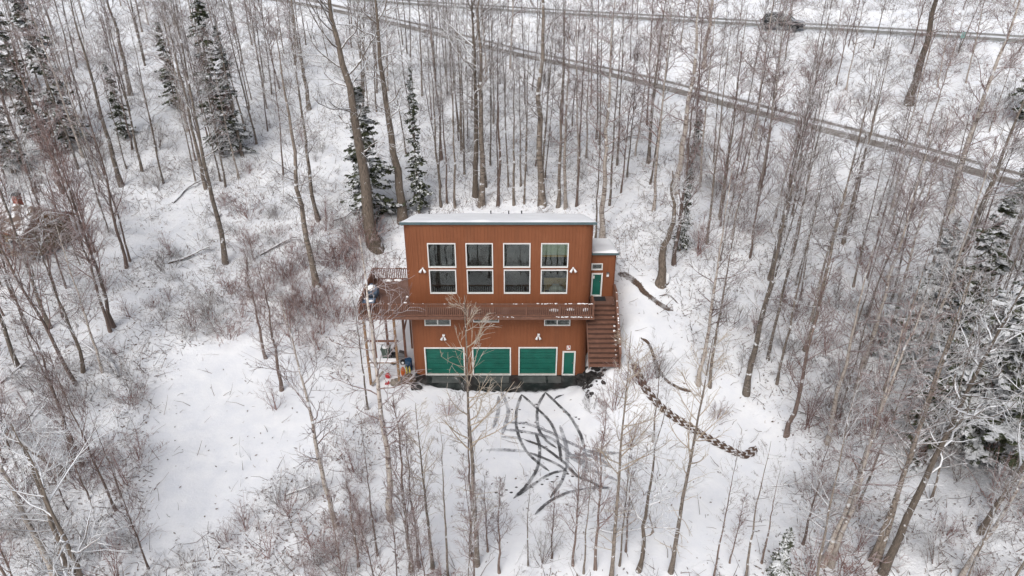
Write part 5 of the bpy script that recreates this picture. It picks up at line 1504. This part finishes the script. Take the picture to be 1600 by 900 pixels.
# ================================================================== fallen wood
def log(px0, py0, px1, py1, r, lab, bend=.3, name='fallen_log', side=3):
    a = ground(px0, py0); b = ground(px1, py1)
    S = 9; g = np.random.default_rng(int(px0))
    P = np.array([[a[0] + (b[0] - a[0]) * k / (S - 1), a[1] + (b[1] - a[1]) * k / (S - 1), 0] for k in range(S)])
    P[:, :2] += np.sin(np.linspace(0, PI, S))[:, None] * g.normal(0, bend, 2)
    P[:, 2] = [float(hz(p[0], p[1])) + r * .7 + .06 * k_ for k_, p in zip(range(S), P)]
    P = P[None]; Rr = (r * np.linspace(1, .45, S))[None]
    e = empty(name, (P[0, 0, 0], P[0, 0, 1], P[0, 0, 2] - r * .7), 0, lab, 'log' if 'log' in name else 'branch')
    v, f = tubes(P, Rr, 7); v = v - np.array(e.location)
    put(bpy.data.objects.new('trunk', fast_mesh('trunk', v, f, M['bark_snowlog'])), e)
    L2, R2, l2 = spawn(P, Rr, side * 3, .2, .98, 60, lambda tt, g_: g_.uniform(.4, 1.6, tt.shape), 5, .08, .15, g)
    L3, R3, l3 = spawn(L2, R2, 4, .2, 1, 40, lambda tt, g_: g_.uniform(.2, .7, tt.shape), 3, .05, .15, g)
    v, f = cat([tubes(L2, R2, 4), tubes(L3, np.maximum(R3, .008), 3)]); v = v - np.array(e.location)
    put(bpy.data.objects.new('broken_limbs', fast_mesh('broken_limbs', v, f, M['twig_snowy'])), e)
M['bark_snowlog'] = bark('snowy_log_bark', (.06, .045, .038), (.18, .14, .11), .95, None, 14, .05)
for a in [(0, 238, 110, 234, .12, 'long fallen log topped with snow above the cabin'),
          (270, 318, 345, 275, .10, 'dark fallen branch on the open part of the upper west slope'),
          (240, 180, 215, 250, .08, 'dark curved limb lying beside the clean grey aspen'),
          (262, 412, 330, 395, .11, 'broken dark log near the lone grey aspen on the west slope'),
          (345, 335, 330, 365, .09, 'snapped dark branch by the lone grey aspen'),
          (0, 372, 60, 392, .14, 'snow-topped log lying before the cabin'),
          (185, 590, 130, 545, .12, 'dark arched dead trunk under the bent snowy shrub'),
          (0, 600, 60, 560, .09, 'snowy fallen log at the west edge'),
          (10, 700, 90, 620, .10, 'snow-covered trunk lying across the lower west tangle'),
          (968, 222, 1005, 219, .10, 'short dark log on the open snow below the lower road'),
          (520, 345, 560, 330, .09, 'fallen branch beside the massive cottonwood'),
          (405, 400, 470, 380, .10, 'brown rotten log in the brush west of the deck'),
          (930, 822, 1000, 838, .07, 'snow-covered arching limb at the feet of the tan aspens'),
          (1205, 760, 1255, 765, .05, 'thin fallen twiggy branch at the east rim of the driveway'),
          (1395, 500, 1500, 560, .09, 'snowy fallen trunk among the eastern spruces'),
          (1240, 640, 1320, 655, .09, 'snow-topped limb hanging low at the east rim of the driveway'),
          (445, 775, 500, 765, .08, 'dark fallen wood half buried beside the forked birch')]:
    log(*a)
x, y, z, t_ = ground(1040, 440)
s_ = empty('tree_stump', (x, y, z), 0, 'short dark broken stump at the foot of the gnarled tree', 'stump')
mb = MB(); mb.cyl((0, 0, -.4), (.05, 0, .55), .26, .19, 10); mb.build('stump_body', M['bark_snowlog'], s_, local=True, smooth_=True)
mb = MB(); mb.lump((.05, 0, .58), .17, .17, .08, 8, .15, 4); mb.build('snow_cap', M['snow'], s_, local=True, smooth_=True)

# ================================================================== undergrowth: dead stems, brush and grass poking through the snow
def scatter_xy(n_, wild=True, power=1.0):
    out = []
    g = np.random.default_rng(99 + n_)
    tot = 0
    while tot < n_:
        px = g.uniform(-120, 1720, n_ * 2); py = g.uniform(0, 960, n_ * 2) ** 1.0
        # coarse inverse: place on the ground using world sampling weighted by distance
        x = g.uniform(-58, 64, n_ * 2); y = g.uniform(15, 112, n_ * 2)
        z = hz(x, y)
        qx, qy, dep = project(x, y, z)
        ok = (qx > -60) & (qx < 1660) & (qy > -20) & (qy < 960)
        wv = grid_at(WILD, x, y)
        pat = vnoise(x, y, 3.0, 31) * .6 + vnoise(x, y, 1.0, 32) * .4
        ok &= g.random(n_ * 2) < (wv * smooth(.30, .56, pat) + .045) * np.clip(55 / dep, .2, 1.6) ** power
        ok &= ~((x > -10.5) & (x < 6.6) & (y > 34.6) & (y < 43.8))
        sel = np.stack([x[ok], y[ok], z[ok]], 1)
        out.append(sel); tot += len(sel)
    return np.concatenate(out)[:n_]
g = np.random.default_rng(5)
def stems(name, n_, h0, h1, r_, mat, label, cat_, lay=.6, seed=1, sub=2):
    P0 = scatter_xy(n_); P0[:, 2] -= .05
    g = np.random.default_rng(seed)
    d = np.concatenate([g.normal(0, lay, (n_, 2)), np.abs(g.normal(.7, .35, (n_, 1)))], 1)
    L = g.uniform(h0, h1, n_)
    P = grow(P0, d, L, 3, -.05, .2, g)
    Rr = np.broadcast_to(np.array([1, .8, .4]) * r_, (n_, 3)) * np.clip(g.random((n_, 1)) + .5, .5, 1.4)
    v, f = tubes(P, Rr, 3)
    o = put(bpy.data.objects.new(name, fast_mesh(name, v, f, M[mat])))
    return tag(o, label, cat_, kind='stuff')
stems('undergrowth', 27000, .3, 1.3, .014, 'brush', 'dead brown stems and brush poking through the snow', 'undergrowth', .7, 1)
stems('undergrowth', 7000, .5, 1.8, .013, 'twig_snowy', 'snow-dusted thin branches lying and standing in the brush', 'undergrowth', 1.2, 2)
stems('dry_grass', 14000, .12, .45, .010, 'grass', 'dry tan grass tufts and leaf litter showing through the snow', 'dry grass', .9, 3)
# leaf litter and small dark debris: tiny flat flakes on the snow
P0 = scatter_xy(38000)
nf_ = len(P0); g = np.random.default_rng(8)
aa = g.uniform(0, 2 * PI, nf_); ss = g.uniform(.025, .105, nf_)
u = np.stack([np.cos(aa), np.sin(aa), g.normal(0, .3, nf_)], 1) * ss[:, None]; v = np.stack([-np.sin(aa), np.cos(aa), g.normal(0, .3, nf_)], 1) * ss[:, None] * .5
c0 = P0 + np.array([0, 0, .04])
Vv = np.stack([c0 - u, c0 - v, c0 + u, c0 + v], 1).reshape(-1, 3)
tag(put(bpy.data.objects.new('leaf_litter', fast_mesh('leaf_litter', Vv, np.arange(len(Vv)).reshape(-1, 4), M['brush'], False))), 'small dark leaves and bark scraps strewn on the snow', 'leaf litter', kind='stuff')
# footprints beside the tracks: low dark lumps stand in for the pressed hollows
mb = MB()
for (px, py) in [(812, 662), (818, 668), (806, 660), (822, 660), (815, 676), (800, 640), (812, 640), (900, 652), (905, 655), (795, 622), (838, 632)] + [(775 + 8 * k, 770 - 2.1 * k + (k % 2) * 6) for k in range(16)]:
    x, y, z, t_ = ground(px, py)
    mb.lump((x, y, z + .005), .09, .05, .025, 7, .25, 4)
tag(mb.build('footprint_marks', M['rock_dark'], None, True), 'small dark footprint marks beside the tyre tracks', 'footprint marks', kind='stuff')
